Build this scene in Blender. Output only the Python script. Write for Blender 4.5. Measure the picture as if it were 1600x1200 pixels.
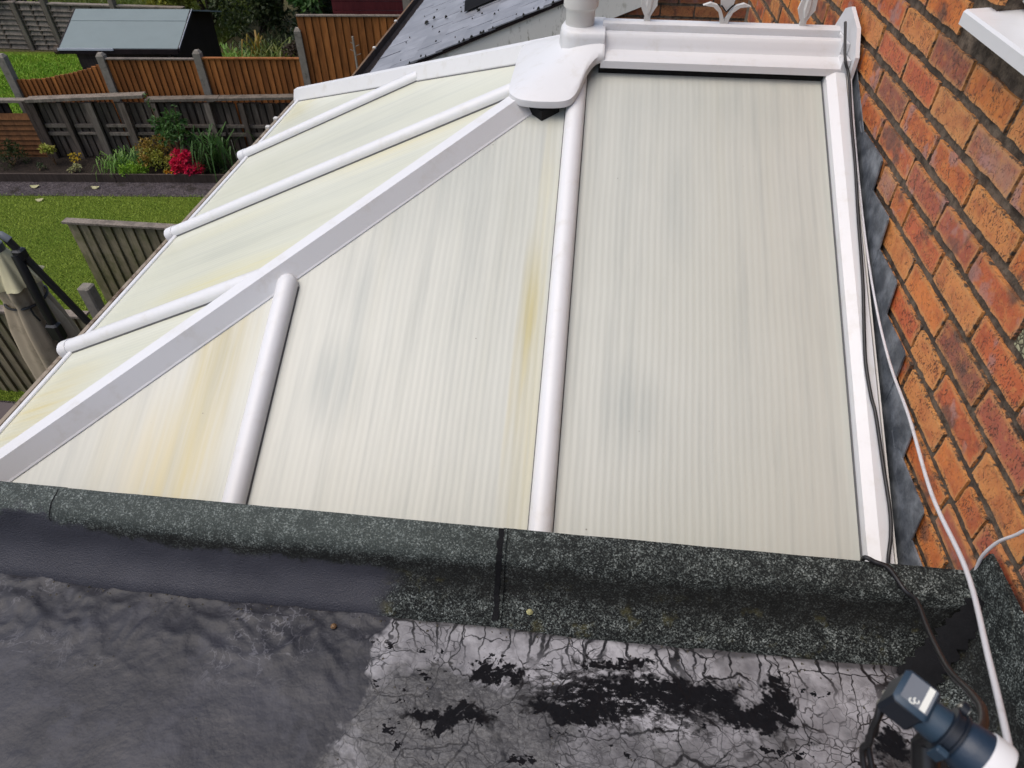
import bpy, math, random
import numpy as np
from mathutils import Vector, Matrix, noise
R = math.radians
random.seed(11); rng = np.random.default_rng(5)
scene = bpy.context.scene
for o in list(bpy.data.objects): bpy.data.objects.remove(o)
COL = scene.collection

# ------------------------------------------------------------------ camera, sky, sun, exposure
cam_d = bpy.data.cameras.new('camera'); cam = bpy.data.objects.new('camera', cam_d); COL.objects.link(cam)
cam.location = (-.83, -1.9, .558)
cam.rotation_euler = (math.pi/2 - .7568, 0, .1093)
cam_d.sensor_width = 36; cam_d.lens = 1049/1600*36
cam_d.clip_start = .02; cam_d.clip_end = 400
cam_d.dof.use_dof = True; cam_d.dof.focus_distance = 2.1; cam_d.dof.aperture_fstop = 9
scene.camera = cam
cy = scene.cycles; cy.max_bounces = 5; cy.diffuse_bounces = 3; cy.glossy_bounces = 2; cy.transmission_bounces = 3; cy.caustics_reflective = False; cy.caustics_refractive = False
world = bpy.data.worlds.new('World'); scene.world = world; world.use_nodes = True
wn = world.node_tree; bgn = wn.nodes['Background']
sky = wn.nodes.new('ShaderNodeTexSky'); sky.sky_type = 'NISHITA'; sky.sun_disc = False
SUN_EL, SUN_AZ = R(66), R(-108)
sky.sun_elevation = SUN_EL; sky.sun_rotation = SUN_AZ % (2*math.pi)
sky.air_density = 1.0; sky.dust_density = 4.0; sky.ozone_density = 1.0
wn.links.new(sky.outputs[0], bgn.inputs[0]); bgn.inputs[1].default_value = .15
sun_d = bpy.data.lights.new('sun', 'SUN'); sun_d.energy = 1.1; sun_d.angle = R(60); sun_d.color = (1, .985, .965)
sun = bpy.data.objects.new('sun', sun_d); COL.objects.link(sun)
sdir = Vector((math.sin(SUN_AZ)*math.cos(SUN_EL), math.cos(SUN_AZ)*math.cos(SUN_EL), math.sin(SUN_EL)))
sun.rotation_euler = sdir.to_track_quat('Z', 'Y').to_euler(); sun.location = (-4, 3, 8)
scene.view_settings.view_transform = 'Standard'; scene.view_settings.look = 'None'
scene.view_settings.gamma = 1; scene.view_settings.exposure = .22
try: scene.view_settings.use_curve_mapping = False
except Exception: pass

# ------------------------------------------------------------------ node helpers
class NT:
    """small wrapper round a material's node tree"""
    def __init__(s, name):
        s.m = bpy.data.materials.new(name); s.m.use_nodes = True; s.t = s.m.node_tree
        s.b = s.t.nodes['Principled BSDF']
        s.geo = None
    def n(s, typ, **kw):
        x = s.t.nodes.new('ShaderNode'+typ)
        for k, v in kw.items(): setattr(x, k, v)
        return x
    def set(s, sock, v):
        if hasattr(v, 'is_output') or isinstance(v, bpy.types.NodeSocket): s.t.links.new(v, sock)
        elif isinstance(v, (tuple, list)) and sock.type == 'RGBA' and len(v) == 3: sock.default_value = (*v, 1)
        else: sock.default_value = v
    def pos(s):
        if not s.geo: s.geo = s.n('NewGeometry')
        return s.geo.outputs['Position']
    def obj(s): return s.n('TexCoord').outputs['Object']
    def gen(s): return s.n('TexCoord').outputs['Generated']
    def rand(s): return s.n('ObjectInfo').outputs['Random']
    def math(s, op, a, b=0., c=0., clamp=False):
        x = s.n('Math', operation=op, use_clamp=clamp); s.set(x.inputs[0], a); s.set(x.inputs[1], b); s.set(x.inputs[2], c)
        return x.outputs[0]
    def vmath(s, op, a, b=(0,0,0)):
        x = s.n('VectorMath', operation=op); s.set(x.inputs[0], a); s.set(x.inputs[1], b); return x.outputs[0]
    def sep(s, v):
        x = s.n('SeparateXYZ'); s.set(x.inputs[0], v); return x.outputs
    def map(s, v, scale=(1,1,1), loc=(0,0,0), rot=(0,0,0)):
        x = s.n('Mapping'); s.set(x.inputs[0], v); x.inputs['Scale'].default_value = scale
        x.inputs['Location'].default_value = loc; x.inputs['Rotation'].default_value = rot; return x.outputs[0]
    def noise(s, v, scale, detail=3, rough=.55, dist=0., w=None, col=False):
        x = s.n('TexNoise'); s.set(x.inputs['Vector'], v); x.inputs['Scale'].default_value = scale
        x.inputs['Detail'].default_value = min(detail, 4); x.inputs['Roughness'].default_value = rough; x.inputs['Distortion'].default_value = dist
        return x.outputs['Color' if col else 'Fac']
    def voro(s, v, scale, feature='F1', out='Distance', rnd=1.):
        x = s.n('TexVoronoi', feature=feature); s.set(x.inputs['Vector'], v); x.inputs['Scale'].default_value = scale
        x.inputs['Randomness'].default_value = rnd; return x.outputs[out]
    def ramp(s, f, stops, interp='LINEAR'):
        x = s.n('ValToRGB'); s.set(x.inputs[0], f); e = x.color_ramp.elements; x.color_ramp.interpolation = interp
        while len(e) < len(stops): e.new(.5)
        for i, (p, c) in enumerate(stops):
            e[i].position = p; c = (c, c, c) if isinstance(c, (int, float)) else c; e[i].color = (*c, 1)
        return x.outputs[0]
    def sstep(s, v, a, b):
        x = s.n('MapRange', interpolation_type='SMOOTHSTEP'); s.set(x.inputs[0], v); s.set(x.inputs[1], a); s.set(x.inputs[2], b); return x.outputs[0]
    def mix(s, f, a, b, mode='MIX'):
        x = s.n('Mix', data_type='RGBA', blend_type=mode); s.set(x.inputs[0], f); s.set(x.inputs[6], a); s.set(x.inputs[7], b); return x.outputs[2]
    def bump(s, h, strength=.5, dist=.01, normal=None):
        x = s.n('Bump'); s.set(x.inputs['Height'], h); x.inputs['Strength'].default_value = strength; x.inputs['Distance'].default_value = dist
        if normal is not None: s.set(x.inputs['Normal'], normal)
        return x.outputs[0]
    def blob(s, v, c, r, soft=(1., .2)):
        """1 inside an ellipsoid round c with radii r, fading to 0"""
        d = s.vmath('MULTIPLY', s.vmath('SUBTRACT', v, c), tuple(1/q for q in r))
        l = s.n('VectorMath', operation='LENGTH'); s.set(l.inputs[0], d)
        return s.sstep(l.outputs['Value'], soft[0], soft[1])
    def out(s, col=None, rough=None, normal=None, spec=None, metal=None, trans=None, alpha=None, coat=None, coatr=None):
        for k, v in (('Base Color', col), ('Roughness', rough), ('Normal', normal), ('Specular IOR Level', spec), ('Metallic', metal),
                     ('Transmission Weight', trans), ('Alpha', alpha), ('Coat Weight', coat), ('Coat Roughness', coatr)):
            if v is not None: s.set(s.b.inputs[k], v)
        return s.m

def plain(name, col, rough=.5, var=.12, scale=6, bump=.0, bscale=80, spec=.4, rnd=.0, dirt=None, dscale=5, metal=0.):
    t = NT(name); p = t.pos()
    f = t.noise(p, scale, 5)
    a = tuple(c*(1-var) for c in col); b = tuple(min(c*(1+var), 1) for c in col)
    c = t.mix(f, a, b)
    if rnd:
        r = t.rand(); c = t.mix(t.math('MULTIPLY', r, rnd), c, tuple(q*.45 for q in col))
    if dirt:
        d = t.sstep(t.noise(p, dscale, 7, .7), .52, .75); c = t.mix(t.math('MULTIPLY', d, dirt[1]), c, dirt[0])
    nrm = t.bump(t.noise(p, bscale, 4), bump, .004) if bump else None
    return t.out(c, t.math('MULTIPLY_ADD', t.noise(p, scale*3, 3), .15, rough-.07), nrm, spec, metal)

# ------------------------------------------------------------------ mesh helpers
class MB:
    def __init__(s): s.v = []; s.f = []
    def add(s, vs, fs):
        n = len(s.v); s.v += [tuple(p) for p in vs]; s.f += [tuple(i+n for i in f) for f in fs]; return s
    def box(s, a, b, bev=0.):
        (x0,y0,z0),(x1,y1,z1) = a, b
        if bev <= 0:
            return s.add([(x0,y0,z0),(x1,y0,z0),(x1,y1,z0),(x0,y1,z0),(x0,y0,z1),(x1,y0,z1),(x1,y1,z1),(x0,y1,z1)],
                         [(0,3,2,1),(4,5,6,7),(0,1,5,4),(1,2,6,5),(2,3,7,6),(3,0,4,7)])
        e = bev; pr = [(x0+e,y0),(x1-e,y0),(x1,y0+e),(x1,y1-e),(x1-e,y1),(x0+e,y1),(x0,y1-e),(x0,y0+e)]
        cx, cy = (x0+x1)/2, (y0+y1)/2
        def ring(z, k): return [(cx+(p[0]-cx)*k(0), cy+(p[1]-cy)*k(1), z) for p in pr]
        kx = lambda i: 1-2*e/((x1-x0) if i == 0 else (y1-y0)); k1 = lambda i: 1
        rs = [ring(z0, kx), ring(z0+e, k1), ring(z1-e, k1), ring(z1, kx)]
        vs = [p for r in rs for p in r]; fs = [tuple(range(7,-1,-1)), tuple(range(24,32))]
        for j in range(3):
            for i in range(8): fs.append((j*8+i, j*8+(i+1)%8, (j+1)*8+(i+1)%8, (j+1)*8+i))
        return s.add(vs, fs)
    def prism(s, poly, fn0, fn1):
        """poly: list of 2-D points; fn0/fn1 turn a point into 3-D for the two ends"""
        n = len(poly); vs = [fn0(p) for p in poly]+[fn1(p) for p in poly]
        fs = [tuple(range(n)), tuple(range(2*n-1, n-1, -1))]+[(i, i+n, (i+1)%n+n, (i+1)%n) for i in range(n)]
        return s.add(vs, fs)
    def sweep(s, prof, p0, p1, side, up, caps=True):
        p0, p1, side, up = map(Vector, (p0, p1, side, up)); n = len(prof)
        vs = [p0+side*a+up*b for a, b in prof]+[p1+side*a+up*b for a, b in prof]
        fs = [(i, (i+1)%n, (i+1)%n+n, i+n) for i in range(n)]
        if caps: fs += [tuple(range(n-1,-1,-1)), tuple(range(n, 2*n))]
        return s.add(vs, fs)
    def tube(s, pts, rad, seg=8, caps=True):
        pts = [Vector(p) for p in pts]; m = len(pts); rad = rad if isinstance(rad, (list, tuple)) else [rad]*m
        vs = []; prev = None
        for i, p in enumerate(pts):
            d = (pts[min(i+1, m-1)]-pts[max(i-1, 0)]).normalized()
            a = prev if prev is not None else (Vector((1,0,0)) if abs(d.x) < .8 else Vector((0,1,0)))
            u = (a-d*a.dot(d)).normalized(); w = d.cross(u); prev = u
            for k in range(seg):
                t = 2*math.pi*k/seg; vs.append(p+(u*math.cos(t)+w*math.sin(t))*rad[i])
        fs = [(i*seg+k, i*seg+(k+1)%seg, (i+1)*seg+(k+1)%seg, (i+1)*seg+k) for i in range(m-1) for k in range(seg)]
        if caps: fs += [tuple(range(seg-1,-1,-1)), tuple(range((m-1)*seg, m*seg))]
        return s.add(vs, fs)
    def lathe(s, prof, c, seg=24):
        """prof: (radius, z) bottom to top around the vertical through c"""
        m = len(prof); vs = []
        for r, z in prof:
            for k in range(seg):
                t = 2*math.pi*k/seg; vs.append((c[0]+r*math.cos(t), c[1]+r*math.sin(t), c[2]+z))
        fs = [(i*seg+k, i*seg+(k+1)%seg, (i+1)*seg+(k+1)%seg, (i+1)*seg+k) for i in range(m-1) for k in range(seg)]
        fs += [tuple(range(seg-1,-1,-1)), tuple(range((m-1)*seg, m*seg))]
        return s.add(vs, fs)
    def mesh(s, name, smooth=0., origin=(0,0,0)):
        me = bpy.data.meshes.new(name); ox, oy, oz = origin
        me.from_pydata([(x-ox, y-oy, z-oz) for x, y, z in s.v], [], s.f); me.update()
        import bmesh
        bm = bmesh.new(); bm.from_mesh(me); bmesh.ops.recalc_face_normals(bm, faces=bm.faces); bm.to_mesh(me); bm.free()
        if smooth: me.shade_smooth(); me.set_sharp_from_angle(angle=R(smooth))
        return me
    def build(s, name, mat, parent=None, smooth=0., **props):
        org = tuple(parent.location) if parent else (0,0,0)
        p = parent
        if p is not None and p.parent is not None: org = tuple(Vector(org)+p.parent.location)
        o = bpy.data.objects.new(name, s.mesh(name, smooth, org)); COL.objects.link(o)
        o.data.materials.append(mat); o.parent = parent
        for k, v in props.items(): o[k] = v
        return o

def link(name, me, mat=None, parent=None, loc=(0,0,0)):
    o = bpy.data.objects.new(name, me); COL.objects.link(o); o.parent = parent; o.location = loc
    if mat and not me.materials: me.materials.append(mat)
    return o
def thing(name, label, cat, loc=(0,0,0), group=None):
    o = bpy.data.objects.new(name, None); COL.objects.link(o); o.location = loc; o.empty_display_size = .1
    o['label'] = label; o['category'] = cat
    if group: o['group'] = group
    return o
def tag(o, label=None, cat=None, group=None, kind=None):
    for k, v in (('label', label), ('category', cat), ('group', group), ('kind', kind)):
        if v: o[k] = v
    return o
def smoothpath(pts, n=8):
    pts = [Vector(p) for p in pts]; out = []
    P = [pts[0]*2-pts[1]]+pts+[pts[-1]*2-pts[-2]]
    for i in range(1, len(P)-2):
        a, b, c, d = P[i-1:i+3]
        for k in range(n):
            t = k/n
            out.append(.5*((2*b)+(c-a)*t+(2*a-5*b+4*c-d)*t*t+(3*b-a-3*c+d)*t**3))
    out.append(pts[-1]); return out
def nz(x, y, z=0., s=1.): return noise.noise(Vector((x*s, y*s, z*s)))
def clip(poly, a, b, c):
    """keep the part of a 2-D polygon where a*x+b*y<=c"""
    out = []
    for i in range(len(poly)):
        p, q = poly[i], poly[(i+1) % len(poly)]; dp, dq = a*p[0]+b*p[1]-c, a*q[0]+b*q[1]-c
        if dp <= 0: out.append(p)
        if dp*dq < 0:
            t = dp/(dp-dq); out.append((p[0]+(q[0]-p[0])*t, p[1]+(q[1]-p[1])*t))
    return out
G = -3.8            # level of the lawn

# ------------------------------------------------------------------ materials
M = {}
def upvc(name, col, dirt=.25, rough=.32):
    t = NT(name); p = t.pos()
    c = t.mix(t.noise(p, 3, 4), tuple(q*.95 for q in col), col)
    d = t.sstep(t.noise(t.map(p, (1, 1, 1)), 14, 8, .7), .50, .8)
    c = t.mix(t.math('MULTIPLY', d, dirt), c, (.52, .49, .43))
    s = t.sstep(t.voro(p, 130, 'F1'), .10, .04); s2 = t.sstep(t.noise(p, 9, 2), .58, .7)
    c = t.mix(t.math('MULTIPLY', t.math('MULTIPLY', s, s2), .5), c, (.25, .22, .18))
    return t.out(c, t.math('MULTIPLY_ADD', t.noise(p, 25, 4), .2, rough-.06), t.bump(t.noise(p, 60, 3), .05, .002), .45)
M['upvc'] = upvc('white_upvc', (.69, .69, .695), .45)
M['upvc_old'] = upvc('weathered_upvc', (.60, .58, .54), .5, .4)
M['finial'] = upvc('finial_plastic', (.62, .61, .58), .35, .4)
M['rubber'] = plain('black_rubber', (.012, .011, .011), .7, .2, 20)
M['gasket'] = plain('grey_gasket', (.11, .11, .112), .7, .2, 20)
M['foam'] = plain('black_foam', (.008, .008, .008), .9, .3, 60, .5, 200)

def sheet(name, axis):
    """opal multiwall polycarbonate: inner webs, algae and yellowed flutes"""
    t = NT(name); p = t.pos(); sx = t.sep(p)
    u = sx[0] if axis == 'x' else sx[1]
    k = 2*math.pi/.0185
    wob = t.math('MULTIPLY', t.math('SUBTRACT', t.noise(p, 1.3, 2), .5), .02)
    ph = t.math('MULTIPLY', t.math('ADD', u, wob), k)
    w = t.math('MULTIPLY_ADD', t.math('SINE', ph), .5, .5)
    w2 = t.math('MULTIPLY_ADD', t.math('SINE', t.math('MULTIPLY', ph, 2.07)), .5, .5)
    strch = (1, .05, .05) if axis == 'x' else (.05, 1, .05)
    streak = t.noise(t.map(p, strch), 26, 6, .65)
    streakb = t.noise(t.map(p, strch, (3, 5, 1)), 7, 4, .6)
    cloud = t.noise(p, 1.5, 5, .6)
    base = t.mix(cloud, (.465, .475, .410), (.525, .532, .482)) if axis == 'x' else t.mix(cloud, (.60, .60, .47), (.65, .655, .555))
    base = t.mix(t.math('MULTIPLY', t.sstep(streak, .44, .74), .34 if axis == 'x' else .18), base, (.31, .33, .305))
    base = t.mix(t.math('MULTIPLY', t.sstep(streakb, .5, .75), .22), base, (.42, .41, .30))
    # webs inside the sheet, clearer in some places than in others
    vis = t.math('MULTIPLY_ADD', t.sstep(t.noise(p, 2.6, 3), .38, .66), .10, .025)
    base = t.mix(t.math('MULTIPLY', w, vis), base, (.27, .29, .27))
    base = t.mix(t.math('MULTIPLY', w2, .06), base, (.56, .575, .53))
    # yellowing and algae settled in single flutes, shade painted below the ridge
    ragged = t.vmath('ADD', p, t.vmath('MULTIPLY', t.vmath('SUBTRACT', t.noise(t.map(p, strch), 14, 4, .6, col=True), (.5,.5,.5)), (.10, .10, .02)))
    if axis == 'x':
        ye = [((-1.80,-.55,-.68),(.115,.50,1),.80,(.44,.37,.155)), ((-1.83,-.95,-.84),(.15,.45,1),.74,(.47,.41,.19)), ((-1.90,-.86,-.8),(.25,.3,1),.3,(.60,.50,.25)),
              ((-.945,-.40,-.6),(.05,.34,1),.8,(.42,.37,.17)), ((-.935,-.75,-.8),(.07,.6,1),.6,(.47,.41,.20)), ((-.925,0,-.4),(.04,.5,1),.35,(.55,.50,.30)),
              ((-.985,-.62,-.7),(.02,.3,1),.45,(.50,.44,.25))]
        gr = [((-1.80,-.62,-.7),(.04,.35,1),.40), ((-1.845,-.85,-.8),(.03,.2,1),.3), ((-1.46,-.62,-.7),(.11,.18,1),.70), ((-1.44,-.41,-.6),(.06,.26,1),.35), ((-.655,-.64,-.71),(.11,.18,1),.38), ((-1.25,.03,-.4),(.32,.30,1),.30),
              ((-.54,-.02,-.4),(.07,.30,1),.28), ((-1.36,-.15,-.5),(.10,.20,1),.28), ((-.45,.30,-.25),(.55,.17,1),.22), ((-.69,.10,-.35),(.05,.35,1),.22)]  # wide blob below the ridge is mostly painted shade, with some stain
    else:
        ye = [((-2.42,1.72,-.9),(.20,.32,1),.6,(.62,.56,.30)), ((-2.40,-.62,-.9),(.24,.26,1),.65,(.62,.52,.24)), ((-1.95,-.20,-.65),(.45,.16,1),.6,(.66,.60,.30)),
              ((-2.2,.30,-.8),(.5,.10,1),.28,(.66,.62,.38)), ((-1.5,.36,-.5),(.5,.10,1),.45,(.66,.60,.34)), ((-1.7,1.10,-.6),(.5,.12,1),.3,(.66,.63,.40))]
        gr = [((-2.05,.05,-.8),(.5,.10,1),.30), ((-1.75,.78,-.6),(.6,.10,1),.30), ((-1.6,.20,-.6),(.4,.12,1),.25), ((-1.95,1.45,-.7),(.4,.12,1),.22)]
    fl_ = t.math('MULTIPLY_ADD', t.sstep(t.noise(t.map(p, strch, (7, 2, 9)), 34, 3, .6), .34, .66), .75, .45)
    for c, r, a, col in ye: base = t.mix(t.math('MULTIPLY', t.math('MULTIPLY', t.blob(ragged, c, r, (1., .0)), fl_), a), base, col)
    for c, r, a in gr: base = t.mix(t.math('MULTIPLY', t.math('MULTIPLY', t.blob(ragged, c, r, (1., .0)), fl_), a*(1. if axis == 'x' else .55)), base, (.30, .33, .31))
    # specks of dirt
    sp = t.sstep(t.voro(p, 16, 'F1'), .045, .02); base = t.mix(t.math('MULTIPLY', sp, t.sstep(t.noise(p, 5, 2), .5, .6)), base, (.16, .15, .12))
    sp = t.sstep(t.voro(p, 60, 'F1'), .09, .03); base = t.mix(t.math('MULTIPLY', t.math('MULTIPLY', sp, t.sstep(t.noise(p, 4, 3), .52, .7)), .5), base, (.25, .24, .2))
    h = t.math('MULTIPLY_ADD', w, .5, t.math('MULTIPLY', t.noise(p, 5, 3), 2.))
    return t.out(base, t.math('MULTIPLY_ADD', streak, .2, .22), t.bump(h, .12, .004), .5)
M['sheet_near'] = sheet('opal_polycarbonate', 'x'); M['sheet_front'] = sheet('opal_polycarbonate_front', 'y')

# gutter with rusty silt
t = NT('gutter_plastic'); p = t.pos()
c = t.mix(t.sstep(t.noise(p, 18, 6, .7), .45, .7), (.50, .42, .32), (.16, .10, .06))
M['gutter'] = t.out(c, .5)
M['silt'] = plain('gutter_silt', (.10, .06, .035), .9, .5, 30, .6, 120)

# mineral felt
def felt(name, coat):
    t = NT(name); p = t.pos(); s = t.sep(p)
    g1 = t.voro(p, 380, 'F1', 'Color'); gv = t.sep(g1)[0]
    gw = t.noise(p, 300, 2, .65)
    big = t.noise(p, 9, 6, .65)
    mid = t.noise(p, 40, 4, .6)
    tone = t.math('ADD', t.math('MULTIPLY', gv, .42), t.math('ADD', t.math('MULTIPLY', gw, .62), t.math('MULTIPLY_ADD', mid, .60, -.375)))
    c = t.ramp(tone, [(.30, (.003, .004, .004)), (.45, (.018, .021, .019)), (.58, (.062, .072, .066)), (.80, (.27, .295, .275))])
    # granules paler on the crest; hollow darkened with dirt and painted shade
    crest = t.math('ADD', s[2], t.math('MULTIPLY', t.math('SUBTRACT', big, .5), .05))
    pale = t.math('MULTIPLY', t.sstep(crest, -.650, -.615), t.math('MULTIPLY_ADD', t.sstep(s[0], -.75, -1.2), .20, .02)); c = t.mix(pale, c, (.19, .225, .205))
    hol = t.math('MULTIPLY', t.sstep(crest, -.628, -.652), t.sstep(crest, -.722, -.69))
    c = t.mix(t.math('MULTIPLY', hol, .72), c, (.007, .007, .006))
    moss = t.math('MULTIPLY', t.sstep(t.noise(p, 22, 5, .6), .56, .72), t.sstep(s[2], -.66, -.70))
    c = t.mix(t.math('MULTIPLY', moss, .55), c, (.075, .068, .022))
    rough = .85
    nrm = t.bump(gw, .6, .004)
    if coat:
        edge = t.math('ADD', s[0], t.math('MULTIPLY', t.math('SUBTRACT', t.noise(p, 14, 6, .7), .5), .16))
        lim = t.math('MULTIPLY_ADD', t.sstep(s[0], -1.55, -2.0), .035, -.664)
        zz = t.math('ADD', s[2], t.math('MULTIPLY', t.math('SUBTRACT', t.noise(p, 11, 6, .75), .5), .085))
        mk = t.math('MULTIPLY', t.sstep(edge, -1.13, -1.20), t.sstep(t.math('SUBTRACT', zz, lim), .008, -.008))
        c = t.mix(mk, c, t.mix(t.noise(p, 12, 6, .65), (.024, .024, .031), (.050, .050, .062)))
        rough = t.math('MULTIPLY_ADD', mk, -.35, .85)
    return t.out(c, rough, nrm, .3)
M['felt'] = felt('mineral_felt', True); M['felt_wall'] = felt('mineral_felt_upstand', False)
M['bitumen'] = plain('black_bitumen', (.007, .007, .008), .8, .4, 30, .4, 90, .15)

# flat roof: smooth grey coating on the left, alligatored old bitumen on the right
t = NT('flat_roof_coating'); p = t.pos(); s = t.sep(p)
bn = t.noise(p, 7, 5, .72); bnf = t.noise(p, 34, 5, .6)
xb = t.math('MULTIPLY_ADD', t.math('ADD', s[1], 1.249), .26, -1.128)
d = t.math('SUBTRACT', s[0], xb)
d = t.math('ADD', d, t.math('MULTIPLY', t.math('SUBTRACT', bn, .5), .22)); d = t.math('ADD', d, t.math('MULTIPLY', t.math('SUBTRACT', bnf, .5), .05))
cr = t.sstep(d, -.012, .012)                                     # 1 = cracked side
# smooth coat
n1 = t.noise(p, 2.6, 6, .62, .4); n2 = t.noise(p, 15, 6, .66); n3 = t.noise(p, 60, 4, .6)
coat = t.mix(t.sstep(n1, .38, .64), (.015, .015, .020), (.034, .034, .043))
coat = t.mix(t.math('MULTIPLY', t.sstep(n2, .52, .70), .45), coat, (.062, .062, .074))
sc_ = t.math('MULTIPLY', t.sstep(t.math('ABSOLUTE', t.math('SUBTRACT', t.noise(p, 17, 4, .6, 1.2), .5)), .022, .004), t.sstep(s[1], -1.46, -1.34))
coat = t.mix(t.math('MULTIPLY', t.math('MULTIPLY', sc_, t.sstep(t.noise(p, 4, 3), .45, .6)), .55), coat, (.15, .148, .165))
coat = t.mix(t.math('MULTIPLY', t.sstep(n2, .45, .30), .5), coat, (.030, .029, .035))
coat = t.mix(t.math('MULTIPLY', t.sstep(t.noise(p, 5, 5, .6), .64, .72), .3), coat, (.075, .066, .056))
spk = t.sstep(t.voro(p, 55, 'F1'), .07, .03); coat = t.mix(t.math('MULTIPLY', spk, t.sstep(t.noise(p, 3, 2), .5, .6)), coat, (.012, .012, .012))
# cracked bitumen
wv = t.vmath('ADD', p, t.vmath('MULTIPLY', t.vmath('SUBTRACT', t.noise(p, 6, 4, .6, col=True), (.5,.5,.5)), (.10, .10, 0)))
wv = t.vmath('ADD', wv, t.vmath('MULTIPLY', t.vmath('SUBTRACT', t.noise(p, 40, 3, .6, col=True), (.5,.5,.5)), (.016, .016, 0)))
near = t.sstep(s[1], -1.36, -1.27)                               # long cracks next to the kerb
e1 = t.voro(t.map(wv, (19, 5, 1)), 1., 'DISTANCE_TO_EDGE'); e2 = t.voro(t.map(wv, (11, 12, 1)), 1., 'DISTANCE_TO_EDGE')
e3 = t.voro(t.map(wv, (46, 50, 1)), 1., 'DISTANCE_TO_EDGE'); e4 = t.voro(t.map(wv, (120, 128, 1)), 1., 'DISTANCE_TO_EDGE')
l1 = t.math('MULTIPLY', t.sstep(e1, .050, .018), near); l2 = t.sstep(e2, .020, .007)
fine = t.math('MAXIMUM', t.sstep(t.noise(p, 5.5, 4, .6), .46, .56), t.math('MULTIPLY', t.sstep(s[1], -1.30, -1.38), .7))
l3 = t.math('MULTIPLY', t.math('MULTIPLY', t.sstep(e3, .060, .012), fine), .8); l4 = t.math('MULTIPLY', t.math('MULTIPLY', t.sstep(e4, .12, .03), t.sstep(t.noise(p, 9, 3), .56, .66)), .5)
l2 = t.math('MULTIPLY', l2, t.sstep(t.noise(p, 11, 3), .30, .48))
line = t.math('MAXIMUM', t.math('MAXIMUM', l1, l2), t.math('MAXIMUM', l3, l4))
old = t.mix(t.sstep(t.noise(p, 6, 5, .7), .34, .66), (.13, .125, .13), (.385, .376, .39))
old = t.mix(t.math('MULTIPLY', t.sstep(n3, .48, .7), .4), old, (.12, .112, .118))
plate = t.sep(t.voro(t.map(wv, (15, 17, 1)), 1., 'F1', 'Color'))[0]
old = t.mix(t.math('MULTIPLY', plate, .35), old, (.13, .125, .135))
# dull dusty ground towards the camera
wp2 = t.vmath('ADD', p, t.vmath('MULTIPLY', t.vmath('SUBTRACT', t.noise(p, 9, 4, .75, col=True), (.5,.5,.5)), (.20, .16, 0)))
dust = t.math('MAXIMUM', t.math('MULTIPLY', t.sstep(t.noise(p, 4.2, 4, .68), .50, .60), t.sstep(s[1], -1.34, -1.42)), t.math('MAXIMUM', t.blob(wp2, (-.99,-1.455,-.75), (.25,.115,1), (1.05, .75)), t.math('MULTIPLY', t.blob(wp2, (-.55,-1.50,-.75), (.5,.09,1), (1.05, .6)), .6)))
old = t.mix(t.math('MULTIPLY', dust, .88), old, t.mix(t.sstep(t.noise(t.map(p, (1, 2.2, 1)), 75, 4, .8), .35, .68), (.011, .010, .010), (.085, .083, .082)))
# lost flakes: bare black bitumen
flake = t.voro(t.map(wv, (58, 62, 1)), 1., 'F1', 'Color')
wp = t.vmath('ADD', p, t.vmath('MULTIPLY', t.vmath('SUBTRACT', t.noise(p, 13, 4, .75, col=True), (.5,.5,.5)), (.17, .13, 0)))
wp = t.vmath('ADD', wp, t.vmath('MULTIPLY', t.vmath('SUBTRACT', flake, (.5,.5,.5)), (.02, .016, 0)))
bl = None
for c0, r0 in [((-.525,-1.345,-.75),(.105,.040,1)), ((-.45,-1.362,-.75),(.06,.030,1)), ((-.66,-1.345,-.75),(.12,.020,1)), ((-.69,-1.30,-.75),(.10,.012,1)), ((-.79,-1.40,-.75),(.10,.030,1)),
               ((-.74,-1.385,-.75),(.07,.02,1)), ((-.93,-1.345,-.75),(.06,.016,1)), ((-.39,-1.335,-.75),(.035,.05,1)), ((-.20,-1.40,-.75),(.06,.03,1)), ((-1.0,-1.43,-.75),(.10,.02,1))]:
    q = t.blob(wp, c0, r0, (1.08, .70)); bl = q if bl is None else t.math('MAXIMUM', bl, q)
fl = t.math('MULTIPLY', t.sstep(t.math('ADD', t.noise(t.map(p, (1, 1.7, 1)), 15, 4, .75), t.math('MULTIPLY', t.sep(flake)[1], .16)), .735, .75), t.sstep(s[1], -1.28, -1.31))
rel = t.vmath('SUBTRACT', p, (-.66, -1.56, -.75)); rs = t.sep(rel)
rad = t.math('SQRT', t.math('ADD', t.math('MULTIPLY', rs[0], rs[0]), t.math('MULTIPLY', t.math('MULTIPLY', rs[1], rs[1]), 2.6)))
cv = t.n('CombineXYZ'); t.set(cv.inputs[0], t.math('MULTIPLY', rad, 26.)); t.set(cv.inputs[1], t.math('MULTIPLY', t.math('ARCTAN2', rs[1], rs[0]), 3.2))
arc_ = t.noise(cv.outputs[0], 2.4, 4, .7)
zone = t.blob(wp, (-.66, -1.365, -.75), (.36, .085, 1), (1.1, .3))
bl = t.math('MAXIMUM', t.math('MULTIPLY', bl, t.sstep(arc_, .30, .40)), t.math('MULTIPLY', t.sstep(t.math('ADD', arc_, t.math('MULTIPLY', zone, .22)), .60, .72), zone))
bl = t.math('MAXIMUM', bl, fl)
old = t.mix(bl, old, t.mix(t.noise(p, 90, 4), (.003, .003, .004), (.011, .011, .013)))
old = t.mix(line, old, (.008, .007, .008))
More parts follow.
